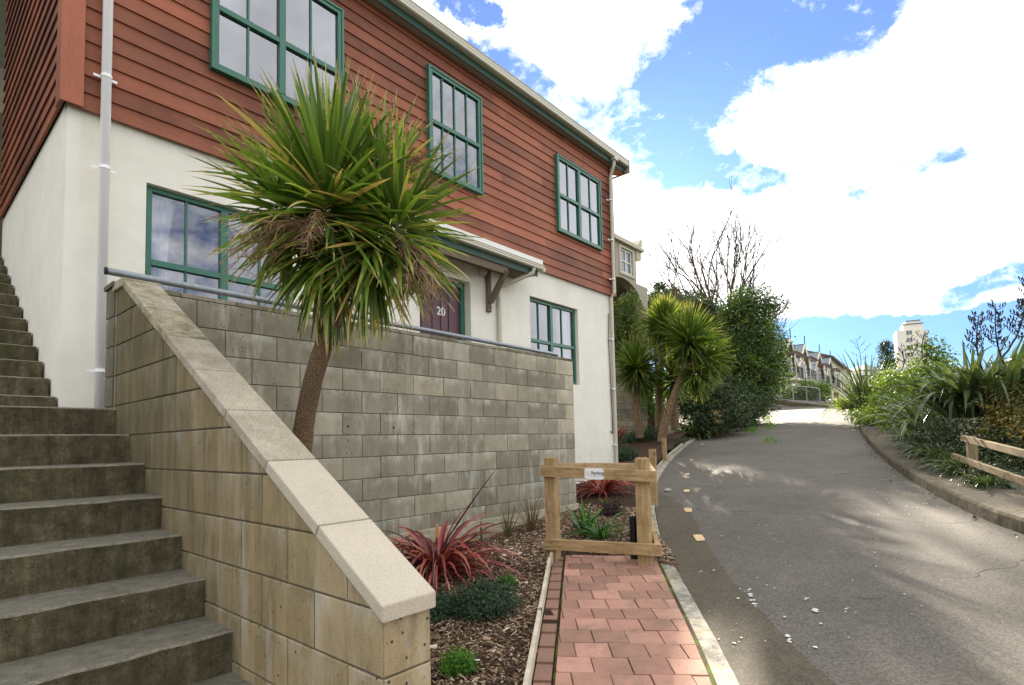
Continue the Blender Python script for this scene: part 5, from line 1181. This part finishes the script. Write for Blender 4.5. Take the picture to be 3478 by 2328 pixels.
for (x, y) in [(1560, 560), (1590, 525), (1622, 500), (1650, 492), (1680, 510), (1712, 535), (1740, 580), (1545, 625), (1760, 640), (1640, 560), (1605, 590), (1780, 700), (1700, 590), (1575, 660)]:
    mb = MB(); mb.tone(.5, .5, .5); tgt = AT(x, y, 33+random.uniform(-1.5, 1.5)); s_ = b0+Vector((0, 0, random.uniform(.3, 1.4))); L_ = (tgt-s_).length
    d0 = (tgt-s_).normalized(); branch(s_, (d0+Vector((0, 0, -.05))).normalized(), L_*.49, .095, 1, mb); mb.build('limb', M['bark_tree'], bt)
for (x, y, r, n) in [(1775, 760, 1.0, 3), (1770, 800, 1.0, 3)]:
    for _ in range(n):
        mb = MB(); mb.tone(.5, .5, .5); branch(AT(1735, 850, 31), (AT(x+random.uniform(-15, 20), y-40+random.uniform(-30, 20), 31)-AT(1735, 850, 31)).normalized(), 2.0, .05, 2, mb); mb.build('limb', M['bark_tree'], bt)
# pines behind
def pine(x, ytop, ybot, dep, wpx, lab):
    top, bot = AT(x, ytop, dep), AT(x, ybot, dep); t = thing('pine_tree', tuple(bot), lab, 'tree', 'pines on the hill behind')
    mb = MB(); mb.tone(); mb.tube([bot, top], [.25, .04], 6); mb.build('trunk', M['bark_tree'], t)
    bl = []; H = (top-bot).length; n = 12
    for k in range(n):
        f = k/n; z = bot.z+H*(.15+.85*f); w_ = wpx*dep/1266.6*(1-f)**.8+.3
        for s_ in (-1, 1, .3, -.4):
            a = random.uniform(0, 6.28); bl.append((bot.x+CR.x*w_*s_*.7, bot.y+CR.y*w_*s_*.7, z+random.uniform(-.3, .3), w_*.5, w_*.5, .22))
    npmesh('crown', *crown(bl, 420, 10, .3, .28, .5, .2, .5), M['dark_leaf'], t)
pine(1515, 640, 790, 52, 22, 'layered pine nearest the beige house'); pine(1545, 655, 790, 56, 26, 'second layered pine left of the bare tree'); 
tree('tree', [blob(1495, 700, 46, 1.6, 2, 1.2), blob(1520, 720, 44, 2.0, 2, 1.5), blob(1560, 715, 44, 1.8), blob(1585, 700, 42, 1.2), blob(1500, 760, 40, 2.2), blob(1545, 775, 40, 2.2)], 'mounded dark green trees below the pines on the hill', 'tree', M['dark_leaf'], 1100, 11, .26, .5, tone=(.2, 1))

# ------------------------------------------------------------------ beige house with the arch
BY = 12.4; bh = thing('beige_house', (23.5, BY, .3), 'beige plastered house with a parapet, a small white window and an arch', 'house')
XR1, XR2 = 23.45, 24.5
def arch_face(mb):
    # wing wall with arch opening, centre and radius in the plane Y=BY
    cx, cz, r = 22.15, 5.55, 2.1; top = 7.35; n = 20
    arc_ = [(cx+r*math.cos(a), cz+r*.86*math.sin(a)) for a in np.linspace(0, PI, n)]
    for (x0, z0), (x1, z1) in zip(arc_, arc_[1:]): mb.face([(x1, BY, z1), (x0, BY, z0), (x0, BY, top), (x1, BY, top)]); mb.face([(x0, BY, z0), (x1, BY, z1), (x1, BY+.45, z1), (x0, BY+.45, z0)])
    mb.face([(cx+r, BY, -.5), (XR2, BY, -.5), (XR2, BY, top), (cx+r, BY, top)]); mb.face([(cx+r, BY, -.5), (cx+r, BY, cz), (cx+r, BY+.45, cz), (cx+r, BY+.45, -.5)]); mb.face([(15.5, BY, -.5), (cx-r, BY, -.5), (cx-r, BY, top), (15.5, BY, top)])
mb = MB(); mb.tone(.5, .5, .5); arch_face(mb); mb.face([(XR2, BY, -.5), (XR2, BY+12, -.5), (XR2, BY+12, 7.35), (XR2, BY, 7.35)]); mb.face([(XR1, BY, 7.35), (XR2, BY, 7.35), (XR2, BY+12, 7.35), (XR1, BY+12, 7.35)])
for a, b, z0, z1 in wall_rects(15.5, XR1, 7.35, 8.95, [(22.0, 23.1, 7.62, 8.75)]): mb.face([(a, BY, z0), (b, BY, z0), (b, BY, z1), (a, BY, z1)])
mb.face([(XR1, BY, 7.35), (XR1, BY+12, 7.35), (XR1, BY+12, 8.95), (XR1, BY, 8.95)]); mb.face([(15.5, BY+2.5, -.5), (XR2, BY+2.5, -.5), (XR2, BY+2.5, 7.3), (15.5, BY+2.5, 7.3)]); mb.face([(15.5, BY, 7.3), (XR2, BY, 7.3), (XR2, BY+3, 7.3), (15.5, BY+3, 7.3)])
mb.face([(15.5, BY+12, -.5), (15.5, BY, -.5), (15.5, BY, 8.9), (15.5, BY+12, 8.9)])
mb.build('wall', M['beige'], bh)
mb = MB(); mb.tone(.5, .5, .5); mb.box(15.4, XR1+.55, BY-.18, BY+12, 8.95, 9.10); mb.box(15.4, XR1+.35, BY-.10, BY+12, 9.10, 9.2); mb.prism([(XR1+.05, BY-.1, 9.2), (XR1+.5, BY-.1, 9.2), (XR1+.5, BY-.1, 9.62)], (0, 1.2, 0)); mb.box(XR1, XR1+.45, BY-.05, BY+2, 8.55, 8.95)
mb.build('cornice', M['trim_beige'], bh)
mb = MB(); mb.tone(.5, .5, .5)
for q in ((21.85, 22.0, 7.5, 8.85), (23.1, 23.25, 7.5, 8.85), (22.0, 23.1, 7.5, 7.62), (22.0, 23.1, 8.75, 8.85)): mb.box(q[0], q[1], BY-.05, BY+.02, q[2], q[3])
mb.build('window_surround', M['trim_beige'], bh)
mb = MB(); mb.tone(.5, .5, .5); 
for q in ((22.0, 22.08, 7.62, 8.75), (23.02, 23.1, 7.62, 8.75), (22.08, 23.02, 7.62, 7.7), (22.08, 23.02, 8.67, 8.75), (22.52, 22.58, 7.7, 8.67), (22.08, 22.52, 8.16, 8.21), (22.58, 23.02, 8.16, 8.21)): mb.box(q[0], q[1], BY+.04, BY+.1, q[2], q[3])
wf = mb.build('window', M['white_paint'], bh); mb = MB(); mb.tone(); mb.face([(22.0, BY+.08, 7.62), (23.1, BY+.08, 7.62), (23.1, BY+.08, 8.75), (22.0, BY+.08, 8.75)]); mb.build('pane', M['farglass'], wf)

# ------------------------------------------------------------------ distant railing, fence, townhouses
rl = thing('metal_railing', tuple(G(1860, 930)), 'grey metal railing with mesh panels along the top bend of the road', 'railing')
RP = [AT(1745, 913, 41), AT(1784, 917, 40), AT(1816, 921, 38.5), AT(1847, 924, 37), AT(1877, 929, 36)]
for k, p in enumerate(RP): mb = MB(); mb.tone(); mb.box(p.x-.03, p.x+.03, p.y-.03, p.y+.03, p.z-.25, p.z+1.12); mb.build('post', M['galv'], rl)
mb = MB(); mb.tone()
for a, b in zip(RP, RP[1:]):
    for h_ in (1.14, .12): mb.bar(a+Vector((0, 0, h_)), b+Vector((0, 0, h_)), .05, .05)
mb.build('rail', M['galv'], rl)
for a, b in zip(RP, RP[1:]):
    mb = MB(); mb.tone()
    for k in range(1, 26): p = a.lerp(b, k/26); mb.bar(p+Vector((0, 0, .12)), p+Vector((0, 0, 1.1)), .007, .007)
    for k in range(1, 9): mb.bar(a+Vector((0, 0, .12+k*.11)), b+Vector((0, 0, .12+k*.11)), .006, .006)
    mb.build('mesh_panel', M['darkmetal'], rl)
mb = MB(); mb.tone()
for a, b in zip(RP, RP[1:]): mb.bar(a+Vector((0, 0, -.14)), b+Vector((0, 0, -.14)), .18, .30)
tag(mb.build('kerb_wall', M['kerbm'], origin=tuple(RP[2])), 'dark mossy kerb upstand under the metal railing', 'low wall')
tf = thing('timber_fence', tuple(AT(1915, 932, 33)), 'short pale two-rail timber fence beyond the bend', 'fence')
mb = MB(); mb.tone(); p = AT(1915, 932, 33); mb.box(p.x-.12, p.x+.12, p.y-.12, p.y+.12, p.z-.3, p.z+1.0); mb.build('post', M['old_wood'], tf)
for y in (895, 915): mb = MB(); mb.tone(); mb.bar(AT(1902, y-.5, 33), AT(1962, y+1.5, 32), .06, .13); mb.build('rail', M['cream_wood'], tf)
dps = [(1798.4, 778.6, 52), (1832.3, 792, 57.5), (1866.9, 809.4, 63.5), (1892.5, 822, 69)]
PK = [AT(*q) for q in dps]
rd = flat(PK[3]-PK[0]).normalized(); fd = Vector((rd.y, -rd.x, 0))
labs = ['white gabled townhouse nearest the evergreen tree, with a balcony', 'second white gabled townhouse in the row, balcony above the bushes', 'third white gabled townhouse in the row behind the bushes', 'last white gabled townhouse in the row before the brown roof']
def townhouse(P, lab, w=6.7, gh=2.6):
    zb = P.z-8.2; t = thing('townhouse', (P.x, P.y, zb), lab, 'townhouse', 'row of gabled townhouses')
    def L(a, b, z): q = P+rd*a-fd*b; return (q.x, q.y, P.z+z)   # a along row, b back from the gable
    mb = MB(); mb.tone(); f = [L(-w/2, 0, -gh-6.6), L(w/2, 0, -gh-6.6), L(w/2, 0, -gh), L(0, 0, -.05), L(-w/2, 0, -gh)]; mb.prism(f, tuple(-fd*8)); mb.build('wall', M['town_white'], t)
    mb = MB(); mb.tone(.5)
    for s_ in (-1, 1):
        a0, a1 = L(s_*(w/2+.25), -.35, -gh-.22), L(0, -.35, .06); a2, a3 = L(0, 8, .06), L(s_*(w/2+.25), 8, -gh-.22); up = Vector((0, 0, .10)); pts = [Vector(p) for p in (a0, a1, a2, a3)]; mb.hexa([*pts, *[p+up for p in pts]])
    rf = mb.build('roof', M['slate'], t)
    mb = MB(); mb.tone(.5)
    for s_ in (-1, 1): mb.bar(L(s_*(w/2+.25), -.37, -gh-.22), L(0, -.37, .04), .06, .28)
    mb.build('bargeboard', M['cream_wood'], rf)
    mb = MB(); mb.tone(.5); mb.bar(L(0, -.38, -.2), L(0, -.38, 1.0), .08, .08, (1, 0, 0)); mb.bar(L(0, -.35, .14), L(0, 8, .14), .12, .08); mb.build('finial', M['green_dark'], rf)
    # balcony
    bx0, bx1, by = -1.9, 1.7, -1.15
    mb = MB(); mb.tone(.5); mb.hexa([L(bx0, 0, -3.98), L(bx1, 0, -3.98), L(bx1, by, -3.98), L(bx0, by, -3.98), L(bx0, 0, -3.75), L(bx1, 0, -3.75), L(bx1, by, -3.75), L(bx0, by, -3.75)]); bc = mb.build('balcony', M['cream_wood'], t)
    for a in (bx0+.1, bx1-.1): mb = MB(); mb.tone(.5); mb.bar(L(a, by+.1, -3.75), L(a, by+.1, -1.6), .11, .11, (1, 0, 0)); mb.build('post', M['cream_wood'], bc)
    mb = MB(); mb.tone(.5)
    for h_ in (-3.62, -2.65): mb.bar(L(bx0, by+.1, h_), L(bx1, by+.1, h_), .05, .06); mb.bar(L(bx0+.05, 0, h_), L(bx0+.05, by+.1, h_), .05, .06); mb.bar(L(bx1-.05, 0, h_), L(bx1-.05, by+.1, h_), .05, .06)
    for k in range(15): a = bx0+(bx1-bx0)*k/14; mb.bar(L(a, by+.1, -3.62), L(a, by+.1, -2.65), .025, .025, (1, 0, 0))
    for k in range(9):
        for a in (bx0+.05, bx1-.05): mb.bar(L(a, by*k/9, -3.62), L(a, by*k/9, -2.65), .025, .025, (1, 0, 0))
    mb.build('balustrade', M['darkmetal'], bc)
    mb = MB(); mb.tone(.5)
    for k in range(9): a = bx0-.2+(bx1-bx0+.4)*k/8; mb.bar(L(a, .0, -1.47), L(a, by-.2, -1.47), .05, .09)
    mb.bar(L(bx0-.3, by+.1, -1.6), L(bx1+.3, by+.1, -1.6), .10, .14); mb.build('pergola', M['slate_brown'], bc)
    for (a, zz, ww, hh) in ((-.7, -2.75, 1.0, 1.9), (.75, -2.75, 1.0, 1.9), (0, -5.6, 1.4, 1.8), (2.6, -2.6, .6, 1.1)):
        mb = MB(); mb.tone(.5); q = [L(a-ww/2, -.03, zz-hh/2), L(a+ww/2, -.03, zz-hh/2), L(a+ww/2, -.03, zz+hh/2), L(a-ww/2, -.03, zz+hh/2)]; mb.face(q)
        for i in range(4): mb.bar(q[i], q[(i+1) % 4], .07, .09)
        mb.build('window', M['palewin'], t)
for p, lb in zip(PK, labs): townhouse(p, lb)
th = thing('terrace_building', tuple(AT(1925, 930, 72)), 'cream building with a brown sloping roof past the gabled row', 'building')
c0, c1 = AT(1893, 806, 70), AT(1938, 850, 84); zt = AT(1915, 829, 77).z
a, b = AT(1895, 822, 69), AT(1940, 850, 88); mb = MB(); mb.tone(); zt = 5.9; A3, B3 = Vector((a.x, a.y, 0)), Vector((b.x, b.y, 0)); dd = (B3-A3).normalized(); nn2 = Vector((dd.y, -dd.x, 0))
za_, zb_ = AT(1893, 812, 69).z, AT(1938, 848, 88).z
mb.hexa([tuple(A3+Vector((0, 0, -4))), tuple(B3+Vector((0, 0, -4))), tuple(B3-nn2*9+Vector((0, 0, -4))), tuple(A3-nn2*9+Vector((0, 0, -4))), tuple(A3+Vector((0, 0, za_-.4))), tuple(B3+Vector((0, 0, zb_-.4))), tuple(B3-nn2*9+Vector((0, 0, zb_-.4))), tuple(A3-nn2*9+Vector((0, 0, za_-.4)))]); mb.build('wall', M['cream_wood'], th)
mb = MB(); mb.tone(); q = [A3+nn2*.6+Vector((0, 0, za_-.4)), B3+nn2*.6+Vector((0, 0, zb_-.4)), B3-nn2*5+Vector((0, 0, zb_+2.0)), A3-nn2*5+Vector((0, 0, za_+1.6))]; mb.hexa([*q, *[p+Vector((0, 0, .2)) for p in q]]); mb.build('roof', M['slate_brown'], th)
for k in range(4):
    p = A3.lerp(B3, .15+.23*k)+nn2*.05; z = za_+(zb_-za_)*(.15+.23*k)-2.6; mb = MB(); mb.tone(); mb.obox((p.x, p.y, z), dd*.6, nn2*.05, (0, 0, .9)); mb.build('window', M['farglass'], th)
hh_ = thing('hip_roof_house', tuple(AT(1945, 880, 100)), 'pale house with a dark hipped roof beyond the flax', 'house'); ca = AT(1915, 842, 100); cb_ = AT(1975, 848, 96); zt = AT(1940, 851, 98).z
A3, B3 = flat(ca), flat(cb_); dd = (B3-A3).normalized(); nn2 = Vector((-dd.y, dd.x, 0)); nn2 = nn2 if nn2.x > 0 else -nn2
mb = MB(); mb.tone(); q = [A3, B3, B3+nn2*9, A3+nn2*9]; mb.hexa([*[p+Vector((0, 0, -2)) for p in q], *[p+Vector((0, 0, zt)) for p in q]]); mb.build('wall', M['town_white'], hh_)
mb = MB(); mb.tone(); e = [A3-dd*.6-nn2*.6, B3+dd*.6-nn2*.6, B3+dd*.6+nn2*9.6, A3-dd*.6+nn2*9.6]; zr = AT(1935, 836, 100).z; r0, r1 = A3.lerp(B3, .42)+nn2*4.5, A3.lerp(B3, .6)+nn2*4.5
E_ = [p+Vector((0, 0, zt)) for p in e]; R0, R1 = r0+Vector((0, 0, zr)), r1+Vector((0, 0, zr)); mb.face([E_[0], E_[1], R1, R0]); mb.face([E_[1], E_[2], R1]); mb.face([E_[2], E_[3], R0, R1]); mb.face([E_[3], E_[0], R0]); mb.face(E_[::-1]); mb.build('roof', M['slate'], hh_)
# tower
tw = thing('apartment_tower', tuple(AT(2083, 900, 210)), 'tall pale apartment tower on the skyline', 'tower'); DT = 210
def TWp(x, y): return AT(x, y, DT)
tl, trr = TWp(2051, 757), TWp(2106, 757); ry_ = flat(tl+trr).normalized(); wd3 = (Matrix.Rotation(R(7), 3, 'Z') @ Vector((ry_.y, -ry_.x, 0))); bk = Vector((-wd3.y, wd3.x, 0)); bk = bk if bk.x > 0 else -bk; W_ = 8.2; z0, z1, z2, z3 = TWp(2080, 900).z, TWp(2080, 757).z, TWp(2080, 745).z, TWp(2080, 735).z; A3 = flat(tl)
def tbox(mb, a0, a1, b0, b1, za, zb): q = [A3+wd3*a0+bk*b0, A3+wd3*a1+bk*b0, A3+wd3*a1+bk*b1, A3+wd3*a0+bk*b1]; mb.hexa([*[p+Vector((0, 0, za)) for p in q], *[p+Vector((0, 0, zb)) for p in q]])
mb = MB(); mb.tone(.5); tbox(mb, 0, W_, 0, 11, z0, z1); tbox(mb, 2.3, W_, .0+.4, 10, z1, z2); tbox(mb, 3.2, W_-.6, 1.2, 9, z2, z3-.3); tbox(mb, W_, W_+1.3, 2.5, 9, z0, z1-.6); mb.build('wall', M['towerwall'], tw)
mb = MB(); mb.tone(.5); tbox(mb, 2.1, W_+.2, .2, 10.2, z2, z2+.35); tbox(mb, 3.0, W_-.4, 1.0, 9.2, z3-.3, z3); mb.build('roof', M['slate'], tw)
for y in (763.6, 780.2, 797, 814): 
    p = TWp(2078.5+(y-763)*.06, y); a_ = 3.9; mb = MB(); mb.tone(); tbox(mb, a_-.85, a_+.85, -.06, .02, p.z-.75, p.z+.75); wf = mb.build('window', M['farglass'], tw); mb = MB(); mb.tone(); tbox(mb, a_-.05, a_+.05, -.12, -.061, p.z-.75, p.z+.75); tbox(mb, a_-1, a_+1, -.14, -.061, p.z-.85, p.z-.751); mb.build('frame', M['towerwall'], wf)
for k in range(8):
    z = z1-1.6-k*2.75; mb = MB(); mb.tone(); c = A3+wd3*(W_+.2)+bk*3.5; mb.tube([(c.x, c.y, z), (c.x, c.y, z+.22)], 2.0, 16); mb.tube([(c.x, c.y, z+.25), (c.x, c.y, z+1.0)], 1.85, 16, cap=False); mb.build('balcony', M['towerwall'], tw)
# columnar conifer, white-roofed house
cc_ = AT(2031, 850, 60); t = thing('conifer', tuple(cc_-Vector((0, 0, 2))), 'narrow dark columnar conifer left of the tower', 'tree'); npmesh('crown', *crown([blob(2028, 800, 60, .75, .75, .85), blob(2033, 822, 60, .95, .95, 1.1), blob(2030, 850, 60, .9, .9, 1.2), blob(2024, 790, 60, .5)], 420, 12, .16, .2, .7, .15, tone=(0, .5)), M['dark_leaf'], t)
mb = MB(); mb.tube([cc_-Vector((0, 0, 2)), cc_+Vector((0, 0, 2))], [.2, .1], 6); mb.build('trunk', M['bark_tree'], t)
wr = thing('low_house', tuple(AT(2190, 880, 48)), 'low cream house whose roof shows above the right hand flax', 'house'); a, b = flat(AT(2140, 846, 46)), flat(AT(2240, 850, 50)); zt = AT(2190, 847, 48).z; dd = (b-a).normalized(); nn2 = Vector((-dd.y, dd.x, 0)); nn2 = nn2 if nn2.x > 0 else -nn2
mb = MB(); mb.tone(); q = [a, b, b+nn2*6, a+nn2*6]; mb.hexa([*[p+Vector((0, 0, -3)) for p in q], *[p+Vector((0, 0, zt)) for p in q]]); mb.build('wall', M['cream_wood'], wr)
mb = MB(); mb.tone(); q = [a-dd*.4-nn2*.4, b+dd*.4-nn2*.4, b+dd*.4+nn2*6.4, a-dd*.4+nn2*6.4]; mb.hexa([*[p+Vector((0, 0, zt)) for p in q], *[p+Vector((0, 0, zt+.22)) for p in q]]); mb.build('roof', M['white_paint'], wr)
mb = MB(); mb.tone(); p = AT(2177, 846, 48); mb.bar(p, p+Vector((0, 0, .75)), .12, .12, (1, 0, 0)); mb.build('vent_pipe', M['white_paint'], wr)
tree('shrub', [blob(1845, 893, 46, 1.1, 1.1, .8), blob(1870, 903, 45, .9), blob(1825, 905, 46, .8, .8, .6), blob(1885, 888, 46, .5), blob(1800, 912, 46, .6, .6, .4)], 'bushy shrub behind the metal railing in front of the townhouses', 'shrub', M['bush_leaf'], 800, 10, .15, .25)

# ------------------------------------------------------------------ right hand bank
clump('flax', M['green_flax'], AT(1985, 940, 21), 130, 2.5, .085, 'upright spiky flax on the corner beyond the footpath', 'flax plant', (48, 88), (.05, 1.2), tb=(.0, .75), spread=.4, S=7, group='green flaxes on the right bank')
clump('flax', M['green_flax'], AT(1960, 935, 22), 70, 1.5, .07, 'low arching flax with pale sunlit leaves at the bend', 'flax plant', (15, 70), (.6, 1.9), tb=(.3, 1), spread=.5, S=7, group='green flaxes on the right bank')
clump('flax', M['green_flax'], AT(2128, 985, 11.5), 130, 1.45, .08, 'middle flax with leaves arching out over the footpath', 'flax plant', (20, 82), (.5, 1.9), tb=(.2, .98), spread=.35, S=8, group='green flaxes on the right bank', kinkp=.2)
clump('flax', M['green_flax'], AT(2222, 955, 8.8), 190, 1.35, .105, 'biggest broad-leaved flax with folded leaves above the timber fence', 'flax plant', (40, 88), (.2, 1.5), tb=(.0, .62), spread=.35, S=9, group='green flaxes on the right bank', kinkp=.6)
clump('flax', M['green_flax'], AT(2300, 950, 8.4), 140, 1.2, .10, 'dark broad-leaved flax at the right edge of the view', 'flax plant', (45, 88), (.2, 1.3), tb=(.0, .6), spread=.3, S=9, group='green flaxes on the right bank', kinkp=.5)
tree('bush', [blob(2075, 905, 16, .85, .9, .7), blob(2045, 900, 16.5, .5), blob(2110, 900, 15.5, .7), blob(2080, 950, 15, .7), blob(2140, 870, 15, .55), blob(2030, 925, 17, .45)], 'sunlit light green bush in front of the tower', 'bush', M['bush_leaf'], 1500, 12, .085, .15, tone=(.2, 1), tr=.05)
tree('bush', [blob(2130, 800, 15.5, .4, .4, .3), blob(2120, 830, 15.5, .5, .5, .3), blob(2150, 832, 15.5, .35)], 'sparse dark shrub rising above the light green bush', 'bush', M['hedge_leaf'], 130, 9, .09, .16, tr=.03)
tree('bush', [blob(1985, 955, 19, .6, .6, .3), blob(2005, 962, 18, .5, .5, .25), blob(1955, 925, 22, .6, .6, .3)], 'low ground shrub with pale leaves beside the footpath bend', 'bush', M['bush_leaf'], 360, 11, .09, .14, tone=(.4, 1), tr=.03)
tree('bush', [blob(2290, 1075, 7.8, .55, .6, .40), blob(2330, 1020, 7.8, .5, .5, .45), blob(2240, 1050, 8.6, .5, .5, .4), blob(2330, 1120, 7.0, .4, .5, .35), blob(2180, 1000, 10, .5, .6, .5), blob(2260, 1100, 7.9, .4, .4, .25)], 'dark tangled shrubbery behind the timber fence', 'bush', M['dark_leaf'], 2200, 11, .045, .13, tone=(.0, .9), tr=.02)
tree('bush', [blob(2325, 935, 7.9, .35, .4, .3), blob(2343, 980, 7.6, .35, .4, .35), blob(2290, 970, 8.4, .3)], 'autumn tinted climber over the dark shrubbery', 'bush', M['autumn_leaf'], 420, 10, .05, .10, tone=(.1, 1), tr=.02)
tree('bush', [blob(2330, 850, 14, .5, .5, .3), blob(2343, 870, 13, .5)], 'brownish bush on the right skyline', 'bush', M['autumn_leaf'], 260, 10, .08, .14, tone=(0, .6), tr=.03)
k = 0
for (x, y, n, s_) in [(2130, 1044, 110, .44), (2165, 1060, 110, .42), (2192, 1074, 110, .42), (2215, 1086, 70, .36), (2108, 1026, 90, .46), (2080, 1006, 80, .48), (2262, 1110, 60, .28)]:
    k += 1; lb = ['agapanthus clump with the pale seed head stub by the footpath', 'broad agapanthus clump spilling onto the footpath', 'agapanthus clump just before the fence post', 'agapanthus clump at the foot of the fence post', 'agapanthus clump below the middle flax', 'agapanthus clump furthest up the footpath', 'thin agapanthus clump below the lower fence rail'][k-1]
    clump('agapanthus', M['green_flax'], G(x, y, .15), n*2, s_*1.2, .030, lb, 'plant', (12, 78), (1.0, 2.6), tb=(.0, .75), spread=.18, S=6, group='agapanthus along the footpath')
# flax flower stalks
def podstalk(x0, y0, x1, y1, dep, lab, side, seed, pods=22):
    rr = random.Random(seed); a, b = AT(x0, y0, dep), AT(x1, y1, dep); t = thing('flax_stalk', tuple(a), lab, 'flower stalk', 'dark flax flower stalks'); mb = MB(); mb.tone(); n = 10; pts = []
    for k in range(n+1): pts.append(a.lerp(b, k/n)+CR*(side*.10*math.sin(k/n*PI))+Vector((0, 0, .01*rr.gauss(0, 1))))
    mb.tube(pts, [.016*(1-.6*k/n) for k in range(n+1)], 6); mb.build('stem', M['flax_pod'], t)
    mb = MB()
    for k in range(pods):
        f = .42+.58*k/pods; p = pts[int(f*n)].lerp(pts[min(n, int(f*n)+1)], f*n-int(f*n)); s_ = -1 if k % 2 else 1; d = (CR*s_*rr.uniform(.5, 1)+Vector((rr.gauss(0, .3), rr.gauss(0, .3), rr.uniform(.1, .7)))).normalized(); L = rr.uniform(.10, .22)*(1.2-f*.5)*dep/8
        e = p+d*L; mb.tone(); mb.tube([p, p.lerp(e, .5)-Vector((0, 0, .015)), e], [.006, .005, .005], 4, cap=False)
        for q in range(3): g_ = p.lerp(e, .45+.27*q); mb.tube([g_, g_+Vector((rr.gauss(0, .012), 0, .03)), g_+CR*rr.gauss(0, .02)+Vector((0, 0, .062))], [.004, .011, .003], 5)
    mb.build('seed_pods', M['flax_pod'], t)
podstalk(2262, 880, 2240, 722, 8.4, 'dark flax flower stalk furthest left of the group at the right edge', -1, 1, 26)
podstalk(2318, 880, 2278, 700, 8.4, 'tall curving flax flower stalk in the middle of the right group', -1, 2, 24); podstalk(2285, 830, 2345, 690, 8.3, 'flax flower stalk leaning out of the right edge', 1, 3, 22)
podstalk(2320, 900, 2350, 640, 8.2, 'thick flax flower stalk at the very right edge', 1, 4, 22); podstalk(2130, 860, 2112, 772, 13, 'brown flax flower stalk in front of the tower', -1, 5, 14)
podstalk(2062, 850, 2058, 800, 15, 'thin dry flax stalk left of the tower base', 1, 7, 12); podstalk(1968, 860, 1958, 775, 21, 'thin grassy flax stalk above the corner flax', 1, 6, 7)
# timber fence on the right
fp, fq = G(2228, 1090, .15), G(2343, 1136, .15)
fn = thing('timber_fence', tuple(fp), 'old two-rail timber fence standing among the shrubs at the right', 'fence')
dr_ = flat(fq-fp).normalized(); sdn = Vector((-dr_.y, dr_.x, 0)); sdn = sdn if sdn.dot(flat(fp)) < 0 else -sdn
L_f = (flat(fq-fp)).length; zt1, zt2 = zat(2228, 1003, fp), zat(2228, 1054, fp); zq1, zq2 = zat(2343, 1031, fq), zat(2343, 1094, fq)
for d_ in (0, 1.9): p = fp+dr_*d_; mb = MB(); mb.tone(None, 1.); zt_ = zt1+.03+(zq1-zt1)/L_f*d_; mb.obox((p.x, p.y, (fp.z-.15+zt_)/2), dr_*.05, sdn*.05, (0, 0, (zt_-fp.z+.15)/2)); mb.build('post', M['fence_old'], fn, bevel=.004)
for za, zb, s0 in ((zt1, zq1, -.08), (zt2, zq2, -.55)):
    f = lambda d_: za+(zb-za)/L_f*d_
    a = flat(fp)+dr_*s0+sdn*.072; b = flat(fp)+dr_*2.6+sdn*.072; mb = MB(); mb.tone(None, 0.); mb.bar((a.x, a.y, f(s0)), (b.x, b.y, f(2.6)), .045, .08); mb.build('rail', M['fence_old'], fn, bevel=.004)

# ------------------------------------------------------------------ litter on the road
fl = []
def flake(P, r):
    poly = []; n = random.randint(5, 8); a0 = random.random()*6; el_ = random.uniform(.4, 1)
    for k in range(n): a = a0+2*PI*k/n; rr = r*random.uniform(.5, 1.1); poly.append((P.x+rr*math.cos(a), P.y+rr*math.sin(a)*el_, road_h(P.x)+.010))
    return poly
mb = MB()
for _ in range(150):
    x = 1530+abs(random.gauss(0, 260)); y = 1060+440*random.random()**1.6
    P = G(x, y)
    if P.x < 3: continue
    mb.tone(); mb.face(flake(P, random.choice([.005, .006, .008, .012, .016])))
for _ in range(70):
    P = G(random.gauss(2080, 40), random.gauss(1115, 28)); mb.tone(); mb.face(flake(P, random.uniform(.008, .022)))
for (x, y, r) in [(1718, 1365, .045), (1722, 1378, .035), (1712, 1356, .03), (1868, 1402, .05), (1862, 1395, .02), (1802, 1462, .03), (1807, 1470, .025), (1551, 1325, .045), (1605, 1310, .02), (1938, 1396, .02), (1845, 1372, .022)]:
    for _ in range(4): mb.tone(); P = G(x+random.gauss(0, 3), y+random.gauss(0, 3)); mb.face(flake(P, r*random.uniform(.3, .7)))
o = mb.build('paint_flakes', M['flake'], origin=(6, 2, -1)); tag(o, 'white flakes and droppings scattered over the asphalt', 'litter', kind='stuff')
mb = MB()
for _ in range(900):
    k = int(random.triangular(60, NL-60, 120)); p = RA[k]+offset(RA[k-1:k+2], .06)[1]*0; t = (RA[k+1]-RA[k-1]).normalized(); q = p+Vector((-t.y, t.x, 0))*abs(random.gauss(0.02, .12))+t*random.uniform(-.2, .2)
    mb.tone(random.random()); r = random.uniform(.008, .025); a = random.random()*6; d1 = Vector((math.cos(a), math.sin(a), random.gauss(0, .3)))*r; d2 = Vector((-math.sin(a), math.cos(a), random.gauss(0, .3)))*r*.5; c = Vector((q.x, q.y, road_h(q.x)+.012)); mb.face([c-d1, c+d2, c+d1, c-d2])
o = mb.build('fallen_leaves', M['chip'], origin=(10, 1, -.7)); tag(o, 'dry leaf litter gathered along the right hand kerb', 'leaf litter', kind='stuff')
